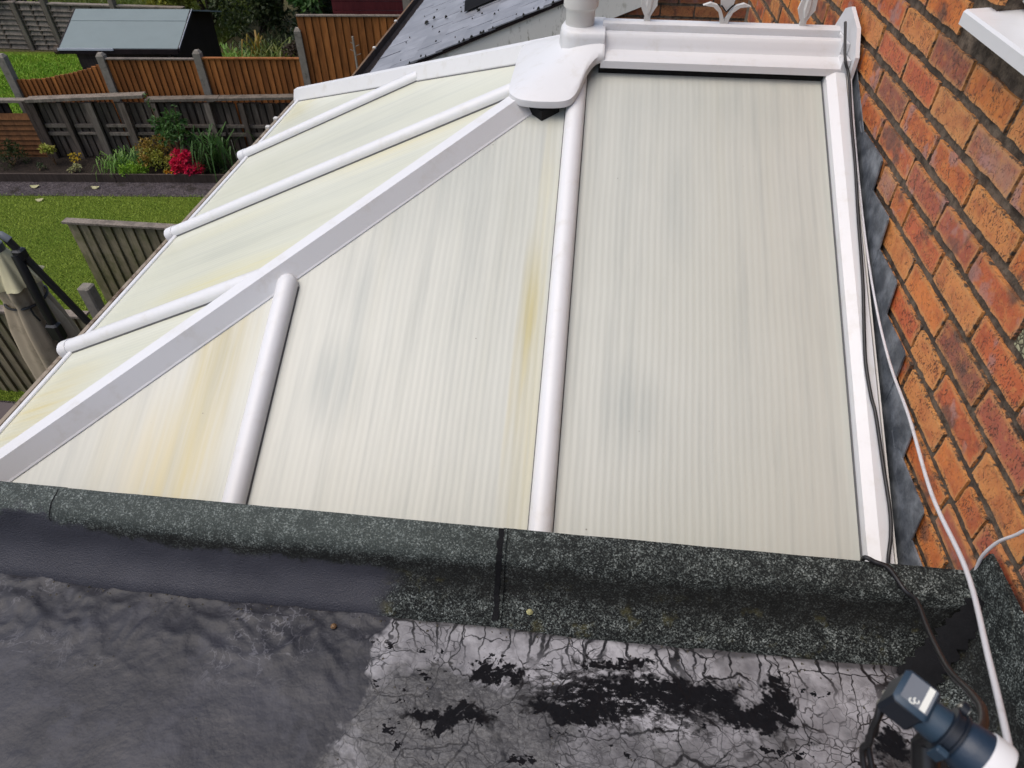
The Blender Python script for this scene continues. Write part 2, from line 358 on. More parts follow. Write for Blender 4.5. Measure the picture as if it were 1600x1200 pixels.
# tar run along the kerb and wall corner
tar = t.math('ADD', s[1], t.math('MULTIPLY', t.math('SUBTRACT', t.noise(p, 18, 5), .5), .03))
old = t.mix(t.math('MULTIPLY', t.sstep(tar, -1.262, -1.252), .7), old, (.012, .011, .012))
crn = t.math('ADD', s[0], t.math('MULTIPLY', t.math('SUBTRACT', t.noise(p, 9, 6, .7), .5), .10)); old = t.mix(t.sstep(crn, -.155, -.135), old, (.010, .009, .010))
col = t.mix(cr, coat, old)
hb_ = t.math('ADD', t.noise(p, 16, 4, .62), t.math('MULTIPLY', t.noise(p, 55, 2), .25))
rg = t.n('Mix', data_type='FLOAT'); t.set(rg.inputs[0], cr); t.set(rg.inputs[2], t.math('MULTIPLY_ADD', n2, .3, .33)); t.set(rg.inputs[3], t.math('MULTIPLY_ADD', bl, .45, .36))
M['deck'] = t.out(col, rg.outputs[0], t.bump(hb_, .38, .010), t.math('MULTIPLY_ADD', t.math('MULTIPLY', bl, cr), -.30, .36))

# bricks: every brick its own shade, buff arrises, burnt hearts, pits
def brickmat(name, dull=0.):
    t = NT(name); r = t.rand(); g = t.gen(); gs = t.sep(g)
    off = t.n('CombineXYZ'); t.set(off.inputs[0], t.math('MULTIPLY', r, 37.)); t.set(off.inputs[1], t.math('MULTIPLY', r, 91.)); t.set(off.inputs[2], t.math('MULTIPLY', r, 53.))
    p = t.vmath('ADD', t.obj(), off.outputs[0])
    base = t.ramp(t.math('FRACT', t.math('MULTIPLY', r, 7.31)), [(.0, (.64, .190, .042)), (.13, (.52, .115, .036)), (.26, (.62, .230, .066)), (.39, (.54, .135, .030)), (.50, (.27, .085, .050)),
                  (.60, (.58, .235, .075)), (.70, (.40, .19, .125)), (.78, (.52, .112, .038)), (.86, (.40, .10, .055)), (.93, (.60, .180, .034))], 'CONSTANT')
    n1 = t.noise(p, 16, 5, .6); n2 = t.noise(p, 48, 6, .68)
    c = t.mix(t.math('MULTIPLY', t.sstep(n1, .40, .68), .62), base, (.33, .060, .022))
    c = t.mix(t.math('MULTIPLY', t.sstep(n2, .45, .75), .5), c, (.62, .28, .085))
    ex = t.math('MULTIPLY', t.math('MINIMUM', gs[1], t.math('SUBTRACT', 1., gs[1])), 2.9); ez = t.math('MINIMUM', gs[2], t.math('SUBTRACT', 1., gs[2]))
    e = t.math('ADD', t.math('MINIMUM', ex, ez), t.math('MULTIPLY', t.math('SUBTRACT', n2, .5), .35))
    c = t.mix(t.math('MULTIPLY', t.sstep(e, .22, .04), .60), c, (.60, .30, .10))
    burnt = t.math('MULTIPLY', t.sstep(t.noise(p, 11, 3, .5), .53, .66), t.sstep(t.math('FRACT', t.math('MULTIPLY', r, 13.7)), .25, .4))
    c = t.mix(t.math('MULTIPLY', burnt, .78), c, (.105, .055, .042))
    pink = t.math('MULTIPLY', t.sstep(t.noise(p, 14, 3), .56, .66), t.sstep(t.math('FRACT', t.math('MULTIPLY', r, 29.3)), .62, .7))
    c = t.mix(t.math('MULTIPLY', pink, .8), c, (.40, .20, .17))
    pit = t.math('MULTIPLY', t.sstep(t.math('ADD', t.noise(t.map(p, (1, 1.3, .7)), 210, 2, .7), t.math('MULTIPLY', t.noise(p, 22, 3), .35)), .74, .84), t.sstep(t.math('FRACT', t.math('MULTIPLY', r, 5.3)), -.2, .5))
    crk = t.math('MULTIPLY', t.sstep(t.voro(t.vmath('ADD', p, t.vmath('MULTIPLY', t.noise(p, 40, 3, col=True), (.03,.03,.03))), 30, 'DISTANCE_TO_EDGE'), .022, .006), t.sstep(t.noise(p, 19, 3), .55, .62))
    dk = t.math('MAXIMUM', pit, crk)
    c = t.mix(t.math('MULTIPLY', dk, .8), c, (.055, .022, .014))
    mo = t.math('ADD', t.math('MINIMUM', ex, ez), t.math('MULTIPLY', t.math('SUBTRACT', t.noise(p, 75, 3, .65), .5), .30))
    c = t.mix(t.sstep(mo, .045, -.01), c, (.085, .062, .046))
    if dull: c = t.mix(dull, c, (.17, .075, .05))
    h = t.math('SUBTRACT', t.math('MULTIPLY_ADD', n2, .5, n1), dk)
    return t.out(c, t.math('MULTIPLY_ADD', n2, .3, .33), t.bump(h, .8, .005), .4)
M['brick'] = brickmat('orange_brick'); M['brick_far'] = brickmat('dull_brick', .5)
M['lichen'] = None
t = NT('lichen_crusted_brick'); p = t.obj(); v = t.voro(p, 85, 'DISTANCE_TO_EDGE')
c = t.mix(t.sstep(v, .03, .16), (.06, .05, .03), t.mix(t.noise(p, 40, 4), (.26, .25, .14), (.40, .38, .24)))
M['lichen'] = t.out(c, .9, t.bump(v, .9, .008))
t = NT('mortar'); p = t.pos(); n = t.noise(p, 30, 7, .7)
c = t.mix(t.sstep(n, .3, .7), (.055, .042, .032), (.19, .148, .110)); c = t.mix(t.sstep(t.noise(p, 4, 4), .55, .75), c, (.075, .060, .050))
M['mortar'] = t.out(c, .92, t.bump(t.math('ADD', n, t.noise(p, 160, 3)), .8, .004), .2)
t = NT('lead'); p = t.pos(); n = t.noise(p, 14, 6, .65)
c = t.mix(t.sstep(n, .35, .7), (.075, .086, .100), (.24, .26, .285)); M['lead'] = t.out(c, .48, t.bump(t.math('ADD', n, t.noise(p, 5, 2)), .5, .012), .5, .25)

# timber
def wood(name, a, b, rnd=.5, rough=.75, streak=1., green=0.):
    t = NT(name); p = t.pos(); r = t.rand()
    st = t.noise(t.map(p, (1, 1, .09)), 60, 6, .65); st2 = t.noise(t.map(p, (1, 1, .25)), 9, 5, .6)
    c = t.mix(t.sstep(st, .3, .72), a, b)
    c = t.mix(t.math('MULTIPLY', t.sstep(st2, .45, .68), .55*streak), c, tuple(q*.35 for q in a))
    c = t.mix(t.math('MULTIPLY', r, rnd), c, tuple(q*.40 for q in a))
    if green: c = t.mix(t.math('MULTIPLY', t.sstep(t.noise(p, 7, 6, .7), .42, .68), green), c, (.085, .095, .025))
    return t.out(c, rough, t.bump(st, .35, .004), .25)
M['orange_wood'] = wood('brown_stained_timber', (.27, .092, .022), (.40, .155, .042), .7)
M['grey_wood'] = wood('weathered_grey_timber', (.085, .066, .052), (.19, .152, .122), .6)
M['far_wood'] = wood('grey_brown_lap_timber', (.16, .132, .106), (.28, .235, .19), .45)
M['green_wood'] = wood('algae_stained_timber', (.20, .165, .105), (.33, .275, .18), .35, green=.55)
M['dark_wood'] = wood('dark_creosoted_timber', (.050, .035, .028), (.100, .074, .060), .4)
M['black_wood'] = wood('black_brown_timber', (.012, .0075, .008), (.022, .013, .013), .3)
M['maroon_wood'] = wood('maroon_painted_timber', (.105, .018, .020), (.155, .030, .030), .25, .5, .4)
M['panel_wood'] = wood('brown_lap_timber', (.15, .058, .020), (.25, .105, .036), .45)
M['concrete'] = plain('mossy_concrete', (.24, .215, .18), .9, .35, 18, .7, 90, .2, .25, ((.05, .045, .03), .7), 14)

# slates, render, ground, plants
def slate(name, a, b):
    t = NT(name); p = t.pos(); r = t.rand()
    n = t.noise(p, 8, 6, .65); c = t.mix(t.sstep(n, .3, .7), a, b); c = t.mix(t.math('MULTIPLY', r, .35), c, tuple(q*.55 for q in a))
    c = t.mix(t.math('MULTIPLY', t.sstep(t.noise(p, 26, 5, .7), .58, .78), .4), c, (.22, .21, .20))
    c = t.mix(t.sstep(t.noise(p, 17, 5, .65), .72, .74), c, (.010, .010, .009))
    return t.out(c, t.math('MULTIPLY_ADD', n, .25, .35), t.bump(t.noise(t.map(p, (.3, 1, 1)), 50, 5), .3, .004), .5)
M['slate'] = slate('grey_slate', (.20, .205, .225), (.29, .295, .32)); M['slate_dark'] = slate('dark_slate', (.12, .12, .135), (.19, .19, .205))
M['moss'] = plain('dark_moss', (.014, .014, .010), .95, .4, 60, .9, 200)
t = NT('stained_white_render'); p = t.pos(); s = t.sep(p)
c = t.mix(t.noise(p, 3, 5), (.66, .655, .60), (.78, .77, .71))
c = t.mix(t.math('MULTIPLY', t.sstep(t.noise(t.map(p, (1, 1, .35)), 24, 7, .75), .53, .66), t.sstep(t.noise(p, 3.1, 3), .40, .58)), c, (.17, .155, .085))
M['render'] = t.out(c, .8, t.bump(t.noise(p, 90, 4), .3, .004), .25)
t = NT('lawn_soil'); p = t.pos()
c = t.mix(t.noise(p, 2.2, 5), (.10, .165, .014), (.175, .215, .03)); c = t.mix(t.sstep(t.noise(p, 45, 5, .7), .4, .7), c, (.030, .055, .008))
M['lawn'] = t.out(c, .95, t.bump(t.noise(p, 60, 5, .7), .9, .03), .1)
def blade(name, a, b, c3):
    t = NT(name); p = t.pos(); n = t.noise(p, 1.6, 4, .6); f = t.noise(p, 240, 2)
    c = t.mix(t.sstep(n, .35, .65), a, b); c = t.mix(t.math('MULTIPLY', t.sstep(f, .45, .65), .6), c, c3)
    return t.out(c, .6, None, .25)
M['grass'] = blade('lawn_grass', (.18, .30, .024), (.30, .39, .045), (.36, .40, .09))
M['grass_bright'] = blade('bright_lawn_grass', (.16, .33, .02), (.24, .40, .028), (.29, .42, .05))
t = NT('bed_soil'); p = t.pos()
c = t.mix(t.noise(p, 12, 7, .7), (.012, .009, .007), (.050, .038, .030)); M['soil'] = t.out(c, .95, t.bump(t.noise(p, 40, 7, .75), 1., .03), .15)
t = NT('dark_gravel'); p = t.pos(); v = t.sep(t.voro(p, 55, 'F1', 'Color'))[0]
c = t.mix(v, (.028, .022, .024), (.105, .088, .090)); c = t.mix(t.sstep(t.noise(p, 5, 5), .5, .7), c, (.030, .024, .020)); M['path'] = t.out(c, .9, t.bump(t.voro(p, 55), 1., .012), .2)
t = NT('rough_ground'); p = t.pos()
c = t.mix(t.noise(p, 3, 6, .7), (.055, .070, .020), (.16, .12, .065)); M['rough'] = t.out(c, .95, t.bump(t.noise(p, 30, 6, .7), 1., .04), .1)
def leaf(name, a, b, rough=.5):
    t = NT(name); p = t.pos(); n = t.noise(p, 5, 3); f = t.noise(p, 90, 2)
    c = t.mix(t.sstep(n, .35, .65), a, b); c = t.mix(t.math('MULTIPLY', t.sstep(f, .4, .65), .5), c, tuple(q*.45 for q in a))
    m = t.out(c, rough, None, .35)
    tr = t.n('BsdfTranslucent'); t.set(tr.inputs[0], c); mx = t.n('MixShader'); mx.inputs[0].default_value = .22
    o = t.t.nodes['Material Output']; t.t.links.new(t.b.outputs[0], mx.inputs[1]); t.t.links.new(tr.outputs[0], mx.inputs[2]); t.t.links.new(mx.outputs[0], o.inputs[0])
    return m
for k, a, b in [('leaf', (.050, .125, .026), (.085, .175, .040)), ('leaf_dark', (.010, .022, .008), (.022, .042, .014)), ('leaf_mid', (.030, .055, .016), (.075, .095, .030)),
                ('leaf_lime', (.20, .38, .02), (.28, .45, .04)), ('leaf_gold', (.26, .22, .03), (.34, .19, .035)), ('leaf_strap', (.12, .26, .03), (.20, .34, .06)),
                ('petal_red', (.70, .010, .060), (.80, .020, .11)), ('petal_yellow', (.62, .42, .02), (.70, .52, .05)), ('petal_orange', (.70, .28, .01), (.75, .40, .02)),
                ('leaf_yellow', (.28, .32, .04), (.38, .34, .06)), ('leaf_pale', (.42, .42, .18), (.52, .48, .26)), ('leaf_grass', (.11, .16, .025), (.19, .20, .045)),
                ('bark', (.055, .036, .024), (.085, .06, .042)), ('stem', (.20, .11, .05), (.26, .16, .08)), ('twig', (.40, .36, .30), (.50, .46, .40))]:
    M[k] = leaf(k, a, b)
M['grit'] = plain('roof_grit', (.075, .066, .05), .95, .6, 90)
t = NT('beige_canvas'); p = t.pos()
c = t.mix(t.noise(p, 6, 6, .65), (.33, .27, .19), (.46, .385, .275)); c = t.mix(t.math('MULTIPLY', t.sstep(t.noise(p, 11, 6, .7), .52, .72), .45), c, (.17, .15, .10))
M['canvas'] = t.out(c, .9, t.bump(t.noise(p, 500, 2), .3, .002), .15)
M['canvas_top'] = plain('pale_green_canvas', (.50, .465, .30), .9, .15, 9, .2, 300, .15)
M['black_metal'] = plain('black_painted_metal', (.012, .012, .013), .38, .2, 20, 0, 80, .5)
M['grey_metal'] = plain('grey_cast_joint', (.13, .14, .155), .45, .2, 20, 0, 80, .5)
M['shed_felt'] = plain('pale_green_roof_felt', (.19, .228, .226), .85, .07, 5, .25, 160, .2, 0, ((.20, .235, .225), .5), 6)
M['trim_white'] = plain('pale_timber_trim', (.50, .53, .56), .6, .1)
M['cover'] = plain('dark_brown_cover', (.075, .055, .050), .7, .2, 5)
M['glass'] = NT('window_glass').out((.03, .035, .04), .05, None, .6)
M['room'] = plain('dim_room', (.12, .11, .10), .9)
# receiver and leads
M['navy'] = plain('navy_plastic', (.011, .026, .050), .42, .15, 30, .06, 300, .5)
M['navy_dark'] = plain('dark_navy_plastic', (.005, .009, .017), .45, .15, 30, 0, 300, .5)
M['navy_top'] = plain('worn_navy_plastic', (.019, .041, .068), .5, .15, 30, .05, 300, .5)
M['plate'] = plain('grey_label_plate', (.16, .175, .20), .5, .1, 30)
M['print'] = plain('white_print', (.78, .78, .72), .5, .05, 30)
M['cap'] = plain('white_feed_cap', (.74, .73, .73), .45, .04, 10)
M['bronze'] = plain('brown_metal', (.13, .075, .055), .35, .2, 20, 0, 80, .5, metal=.6)
M['steel'] = plain('zinc_steel', (.45, .44, .40), .3, .1, 20, 0, 80, .5, metal=.9)
M['cable_black'] = plain('black_cable_sheath', (.014, .013, .014), .4, .2, 20)
M['cable_white'] = plain('white_cable_sheath', (.62, .60, .61), .45, .08, 20, 0, 80, .4, 0, ((.35, .32, .29), .5), 30)
M['pipe_black'] = plain('black_pipe_plastic', (.016, .016, .018), .5, .2, 10)

# ------------------------------------------------------------------ ground
m = MB(); m.add([(-90,-40,G-.012),(60,-40,G-.012),(60,110,G-.012),(-90,110,G-.012)], [(0,1,2,3)])
tag(m.build('ground', M['rough']), kind='structure')
DU = Vector((.9954, .0955, 0)); DN = Vector((-.0955, .9954, 0))           # the garden runs a few degrees off the house
def gp(s, d, z=0.): # s metres along the garden, d metres towards the fence, from the lawn edge at x=-8.58
    return Vector((-8.58, 5.6, G))+DU*s+DN*d+Vector((0, 0, z))
def strip(name, mat, s0, s1, d0, d1, z):
    m = MB(); n = 24
    vs = []; fs = []
    for i in range(n+1):
        s_ = s0+(s1-s0)*i/n
        for dd in (d0, d1): vs.append(gp(s_, dd, z))
    for i in range(n): fs.append((2*i, 2*i+2, 2*i+3, 2*i+1))
    return m.add(vs, fs).build(name, mat)
tag(strip('lawn', M['lawn'], -14, 7, -9, .0, 0), kind='structure')
tag(strip('path', M['path'], -14, 7, .0, .40, .004), kind='structure')
tag(strip('flower_bed', M['soil'], -14, 7, .44, 1.2, .03), kind='structure')
tag(strip('lawn', M['lawn'], -14, 3.0, 1.45, 5.9, -.004), kind='structure')
m = MB(); m.add([(-40,11.5,G+.002),(-8.3,11.6,G+.002),(-8.3,60,G+.002),(-40,60,G+.002)], [(0,1,2,3)]); tag(m.build('field', M['lawn']), kind='structure')

def blades(name, mat, n, sampler, h, w):
    P = np.array([sampler() for _ in range(n)]); a = rng.uniform(0, 2*np.pi, n); hh = rng.uniform(.5, 1.2, n)*h
    dx, dy = np.cos(a)*w, np.sin(a)*w; lx, ly = rng.normal(0, h*.45, n), rng.normal(0, h*.45, n)
    V = np.zeros((n, 3, 3)); V[:, 0] = P; V[:, 0, 0] -= dx; V[:, 0, 1] -= dy; V[:, 1] = P; V[:, 1, 0] += dx; V[:, 1, 1] += dy
    V[:, 2] = P; V[:, 2, 0] += lx; V[:, 2, 1] += ly; V[:, 2, 2] += hh
    me = bpy.data.meshes.new(name); me.vertices.add(3*n); me.loops.add(3*n); me.polygons.add(n)
    me.vertices.foreach_set('co', V.ravel()); me.loops.foreach_set('vertex_index', np.arange(3*n, dtype=np.int32))
    me.polygons.foreach_set('loop_start', np.arange(0, 3*n, 3, dtype=np.int32)); me.update(); me.validate()
    o = bpy.data.objects.new(name, me); COL.objects.link(o); me.materials.append(mat); return o
def samp(s0, s1, d0, d1):
    def f():
        p = gp(random.uniform(s0, s1), random.uniform(d0, d1), -.004); return p
    return f
tag(blades('grass', M['grass'], 130000, samp(-4.2, 4.6, -4.6, .03), .028, .0045), 'short mown grass of the garden lawn beside the conservatory', 'grass', kind='stuff')
tag(blades('grass', M['grass_bright'], 70000, samp(-6, 1.0, 1.5, 5.7), .045, .008), 'bright green grass behind the brown fence', 'grass', kind='stuff')
def fieldsamp(): return Vector((random.uniform(-14, -8.3), random.uniform(11.6, 16), G))
tag(blades('grass', M['leaf_grass'], 20000, fieldsamp, .10, .014), 'yellowish rough grass beyond the grey lap fence', 'grass', kind='stuff')

# ------------------------------------------------------------------ conservatory
AP = Vector((-.75, .53, -.15)); NC = Vector((-2.50, -1.09, -.93)); FC = Vector((-2.50, 1.98, -.93))   # apex, near corner, far corner
KN, KF, KX = .78/1.62, .78/1.75, .78/1.45
zn = lambda x, y: -.15-(.53-y)*KN; zfr = lambda x, y: -.15-(-.75-x)*KF; zfar = lambda x, y: -.15-(y-.53)*KX
roofz = lambda x, y: min(zn(x, y), zfr(x, y), zfar(x, y))
cons = thing('conservatory', 'white conservatory with opal hipped roof of ribbed plastic panels', 'conservatory', (-1.25, .4, G))
def panel(poly, zf, mat):
    th = .016
    if len(poly) < 3: return
    m = MB(); m.prism(poly, lambda p: (p[0], p[1], zf(*p)-th), lambda p: (p[0], p[1], zf(*p)))
    return m.build('polycarbonate_panel', mat, cons)
hipn = lambda x: .53+(x+.75)*(1.62/1.75)                          # y of the near hip at x
near = [(-.03, .50), (-.80, .50), (-2.50, -1.09), (-.03, -1.09)]
def cut(poly, *hs):
    for h in hs: poly = clip(poly, *h)
    return poly
panel(cut(near, (-1,0,.865), (1,0,-.06)), zn, M['sheet_near'])
panel(cut(near, (1,0,-.867), (-1,0,1.653)), zn, M['sheet_near'])
panel(cut(near, (1,0,-1.655)), zn, M['sheet_near'])
front = [(-.80, .53), (-2.50, 1.98), (-2.50, -1.09)]
BY = [-.315, .44, 1.20]
panel(cut(front, (0,1,BY[0]-.001)), zfr, M['sheet_front'])
panel(cut(front, (0,-1,-BY[0]-.001), (0,1,BY[1]-.001)), zfr, M['sheet_front'])
panel(cut(front, (0,-1,-BY[1]-.001), (0,1,BY[2]-.001)), zfr, M['sheet_front'])
panel(cut(front, (0,-1,-BY[2]-.001)), zfr, M['sheet_front'])
far = [(-.03, .56), (-.80, .56), (-2.50, 1.98), (-.03, 1.98)]
panel(cut(far, (-1,0,.865)), zfar, M['sheet_near']); panel(cut(far, (1,0,-.867), (-1,0,1.653)), zfar, M['sheet_near']); panel(cut(far, (1,0,-1.655)), zfar, M['sheet_near'])

# glazing bars: rounded capping on a rubber gasket
def arc(w, h, n=9):
    pts = [(-w, -.004), (-w, h*.35)]
    for i in range(1, n-1):
        t = math.pi*(1-i/(n-1)); pts.append((w*.98*math.cos(t), h*.35+h*.65*math.sin(t)))
    return pts+[(w, h*.35), (w, -.004)]
def bar(p0, p1, nose=False, cap=False, w=.030, h=.036):
    p0, p1 = Vector(p0), Vector(p1); d = (p1-p0).normalized(); side = d.cross(Vector((0,0,1))).normalized(); up = side.cross(d).normalized()
    m = MB(); m.sweep(arc(w, h), p0, p1, side, up)
    if nose:                                                     # rounded upper end
        rings = []
        for k in range(1, 6):
            t = k/5*math.pi/2; c = p1+d*(math.sin(t)*w*1.1); s_ = math.cos(t)
            rings.append([c+side*a*max(s_, .02)+up*max(b, -.004)*max(s_, .05)**.5 for a, b in arc(w, h)])
        prev = [p1+side*a+up*b for a, b in arc(w, h)]
        for r_ in rings:
            n = len(r_); m.add(prev+r_, [(i, i+1, i+1+n, i+n) for i in range(n-1)]); prev = r_
    b = m.build('glazing_bar', M['upvc'], cons, smooth=35)
    g = MB()
    for s_ in (-1, 1): g.sweep([(s_*w*1.0, .0005), (s_*(w+.0028), .0005), (s_*(w+.0020), .0045), (s_*w*1.0, .0055)], p0, p1, side, up)
    g.build('gasket', M['gasket'], b)
    if cap:
        c = MB(); pr = [(a*1.10, b*1.12-.002) for a, b in arc(w, h)]+[(w*1.1, -.030), (w*.4, -.055), (-w*.4, -.055), (-w*1.1, -.030)]
        c.sweep(pr, p0-d*.020, p0+d*.016, side, up); c.build('end_cap', M['upvc'], b, smooth=40)
    return b
bar((-.865, -1.09, zn(0, -1.09)), (-.865, .40, zn(0, .40)))
bx = -1.654; bar((bx, -1.09, zn(0, -1.09)), (bx, hipn(bx)-.055, zn(0, hipn(bx)-.055)), nose=True)
def fx(y):   # x at which a front bar meets the hip line
    return -.75+(y-.53)/(1.62/1.75) if y < .53 else -.75-(y-.53)*(1.75/1.45)
for y in BY:
    xe = fx(y)-.03 if y != BY[1] else -1.0
    bar((-2.53, y, zfr(-2.53, y)), (xe, y, zfr(xe, y)), cap=True)

# hip bars: deep faceted capping
def hip(p0, p1, prof):
    d = (p1-p0).normalized(); side = Vector((d.y, -d.x, 0)).normalized()
    if side.y > 0: side = -side
    up = side.cross(d).normalized()
    if up.z < 0: up = -up
    m = MB(); m.sweep(prof, p0, p1, side, up); o = m.build('hip_bar', M['upvc'], cons)
    return o, side, up, d
d = (NC-AP).normalized()
prof_n = [(-.052,-.030), (-.050,.018), (-.040,.036), (.006,.040), (.036,-.006), (.040,-.010), (.043,-.036)]
hb, sd, u_, dd = hip(NC+d*.10, AP-d*-.20, prof_n)
g = MB(); g.sweep([(.0415,-.019), (.046,-.022), (.046,-.032), (.0425,-.032)], NC+d*.10, AP+d*.22, sd, u_); g.build('gasket', M['gasket'], hb)
d2 = (FC-AP).normalized()
prof_f = [(-.052,-.045), (-.050,.0), (-.030,.046), (.0,.056), (.026,.048), (.050,-.006), (.050,-.030)]
hb, sd, u_, dd = hip(FC+d2*.02, AP+d2*.20, prof_f)
g = MB(); g.sweep([(.050,-.010), (.054,-.014), (.054,-.024), (.050,-.024)], FC, AP+d2*.25, sd, u_); g.build('gasket', M['gasket'], hb)

# wall bar along the house
m = MB(); n_ = 1
def wallz(y): return zn(0, y)
sl = Vector((0, 1, KN)).normalized(); up = Vector((0, -KN, 1)).normalized()
P0, P1 = Vector((0, -1.09, wallz(-1.09))), Vector((0, .42, wallz(.42)))
m.sweep([(-.092,-.004), (-.089,.026), (-.064,.038), (-.034,.036), (-.030,.028), (-.030,-.03), (-.092,-.03)], P0, P1, (1,0,0), up)
wb = m.build('wall_bar', M['upvc'], cons)
g = MB(); g.sweep([(-.0925,.0005), (-.0955,.0005), (-.095,.005), (-.0925,.005)], P0, P1, (1,0,0), up); g.build('gasket', M['gasket'], wb)
g = MB(); g.sweep([(-.0285,.010), (-.0245,.012), (-.0245,.031), (-.0285,.030)], P0, P1, (1,0,0), up); g.build('cover_strip', M['upvc_old'], wb)

# ridge: stepped capping with rail and cresting
half = [(.0,-.080), (.014,-.081), (.022,-.087), (.024,-.096), (.023,-.112), (.030,-.113), (.036,-.104), (.048,-.102), (.062,-.106), (.072,-.116), (.078,-.134), (.086,-.146), (.100,-.151), (.119,-.153), (.128,-.158), (.137,-.166), (.139,-.187), (.134,-.188), (.130,-.172)]
prof = [(-a, b) for a, b in half]+[(a, b) for a, b in reversed(half[1:])]
m = MB(); m.sweep(prof, (-.796, .53, 0), (-.050, .53, 0), (0,1,0), (0,0,1)); rc = m.build('ridge_cap', M['upvc'], cons, smooth=28)
g = MB(); g.box((-.052, .393, -.19), (-.028, .667, -.140)); g.box((-.050, .45, -.140), (-.027, .61, -.108)); g.build('ridge_stop', M['upvc'], rc)
# dark foam brought forward under the ridge overhang to stand in for its shadow
m = MB(); m.prism([(.408, zn(0,.408)+.001), (.412, zn(0,.412)+.026), (.63, zn(0,.412)+.026), (.64, zn(0,.40)+.001)], lambda p: (-.80, p[0], p[1]), lambda p: (-.06, p[0], p[1])); m.build('foam_filler', M['foam'], cons)
# white lead-in plate against the bricks
m = MB(); m.prism([(.37,-.20), (.372,-.125), (.44,-.060), (.55,-.028), (.60,-.045), (.655,-.11), (.655,-.20)], lambda p: (-.026, p[0], p[1]), lambda p: (-.014, p[0], p[1])); m.build('ridge_end_plate', M['upvc'], cons)

# ridge end cover: moulded shell over the hips
outl = [(-.785,.395), (-.81,.385), (-.835,.345), (-.855,.28), (-.875,.238), (-.905,.222), (-.955,.218), (-1.0,.220), (-1.04,.230), (-1.07,.262), (-1.082,.31), (-1.085,.42), (-1.085,.56), (-1.085,.70), (-1.07,.755), (-1.03,.79), (-.96,.83), (-.90,.835), (-.87,.80), (-.845,.73), (-.82,.675), (-.785,.665)]
cxy = (-.84, .53)
def coverz(x, y):
    r_ = math.hypot((x+.85), (y-.53)); lift = .058+.012*math.exp(-(r_/.12)**2)
    a, b, c = zn(x, y), zfr(x, y), zfar(x, y); k = .018
    return -k*math.log(math.exp(-a/k)+math.exp(-b/k)+math.exp(-c/k))+lift+.010
sp = smoothpath([(x, y, 0) for x, y in outl]+[(outl[0][0], outl[0][1], 0)], 4)[:-1]
m = MB(); rings = 12; n = len(sp); vs = []
for i in range(rings+1):
    t_ = i/rings
    for p in sp:
        x, y = cxy[0]+(p.x-cxy[0])*t_, cxy[1]+(p.y-cxy[1])*t_; vs.append((x, y, coverz(x, y)-(.004 if i == rings else 0)))
fs = [(i*n+k, i*n+(k+1)%n, (i+1)*n+(k+1)%n, (i+1)*n+k) for i in range(rings) for k in range(n)]
b0 = len(vs)
for dz, k_ in ((.012, 1.004), (.020, 1.0), (.024, .985), (.018, .95)):
    for p in sp:
        x, y = cxy[0]+(p.x-cxy[0])*k_, cxy[1]+(p.y-cxy[1])*k_; vs.append((x, y, coverz(x, y)-.004-dz))
base = rings*n
for j in range(4):
    for k in range(n): fs.append((base+j*n+k, base+j*n+(k+1)%n, base+(j+1)*n+(k+1)%n, base+(j+1)*n+k))
m.add(vs, fs)
ec = m.build('ridge_end_cover', M['upvc'], cons, smooth=50)
m = MB(); hs = [(a*1.03, b+.003) for a, b in half]
# saddle collar joining the cover to the ridge capping
pr = [(-.118,-.150), (-.100,-.140), (-.084,-.128), (-.070,-.106), (-.052,-.096), (.052,-.096), (.070,-.106), (.084,-.128), (.100,-.140), (.118,-.150), (.10,-.19), (-.10,-.19)]
col_ = [(-.788, .435), (-.86, .435), (-.90, .442), (-.925, .468), (-.935, .53), (-.925, .592), (-.90, .618), (-.86, .625), (-.788, .625)]
for z_, k_ in (): pass
nn = len(col_); vs = []
for z_, k_ in ((-.175, 1.02), (-.118, 1.0), (-.103, .975), (-.097, .90), (-.096, .55)):
    for x_, y_ in col_: vs.append((-.788+(x_+.788)*k_ if k_ != 1 else x_, .53+(y_-.53)*k_, z_))
m.add(vs, [(j*nn+i, j*nn+i+1, (j+1)*nn+i+1, (j+1)*nn+i) for j in range(4) for i in range(nn-1)]+[tuple(4*nn+i for i in range(nn))])
m.build('collar', M['upvc'], ec, smooth=50)
m = MB(); m.prism([(-1.03,.262), (-.968,.220), (-.915,.255), (-.95,.29)], lambda p: (p[0], p[1], zn(*p)+.001), lambda p: (p[0], p[1], zn(*p)+.030)); m.build('foam_filler', M['foam'], cons)

# finial post
m = MB(); m.lathe([(.030,0), (.047,.004), (.047,.070), (.049,.074), (.056,.082), (.057,.20), (.050,.215), (.036,.235), (.030,.26), (.044,.29), (.050,.32), (.040,.36), (.020,.41), (.006,.46)], (-.872, .53, -.125), 32)
m.build('finial', M['finial'], cons, smooth=35)
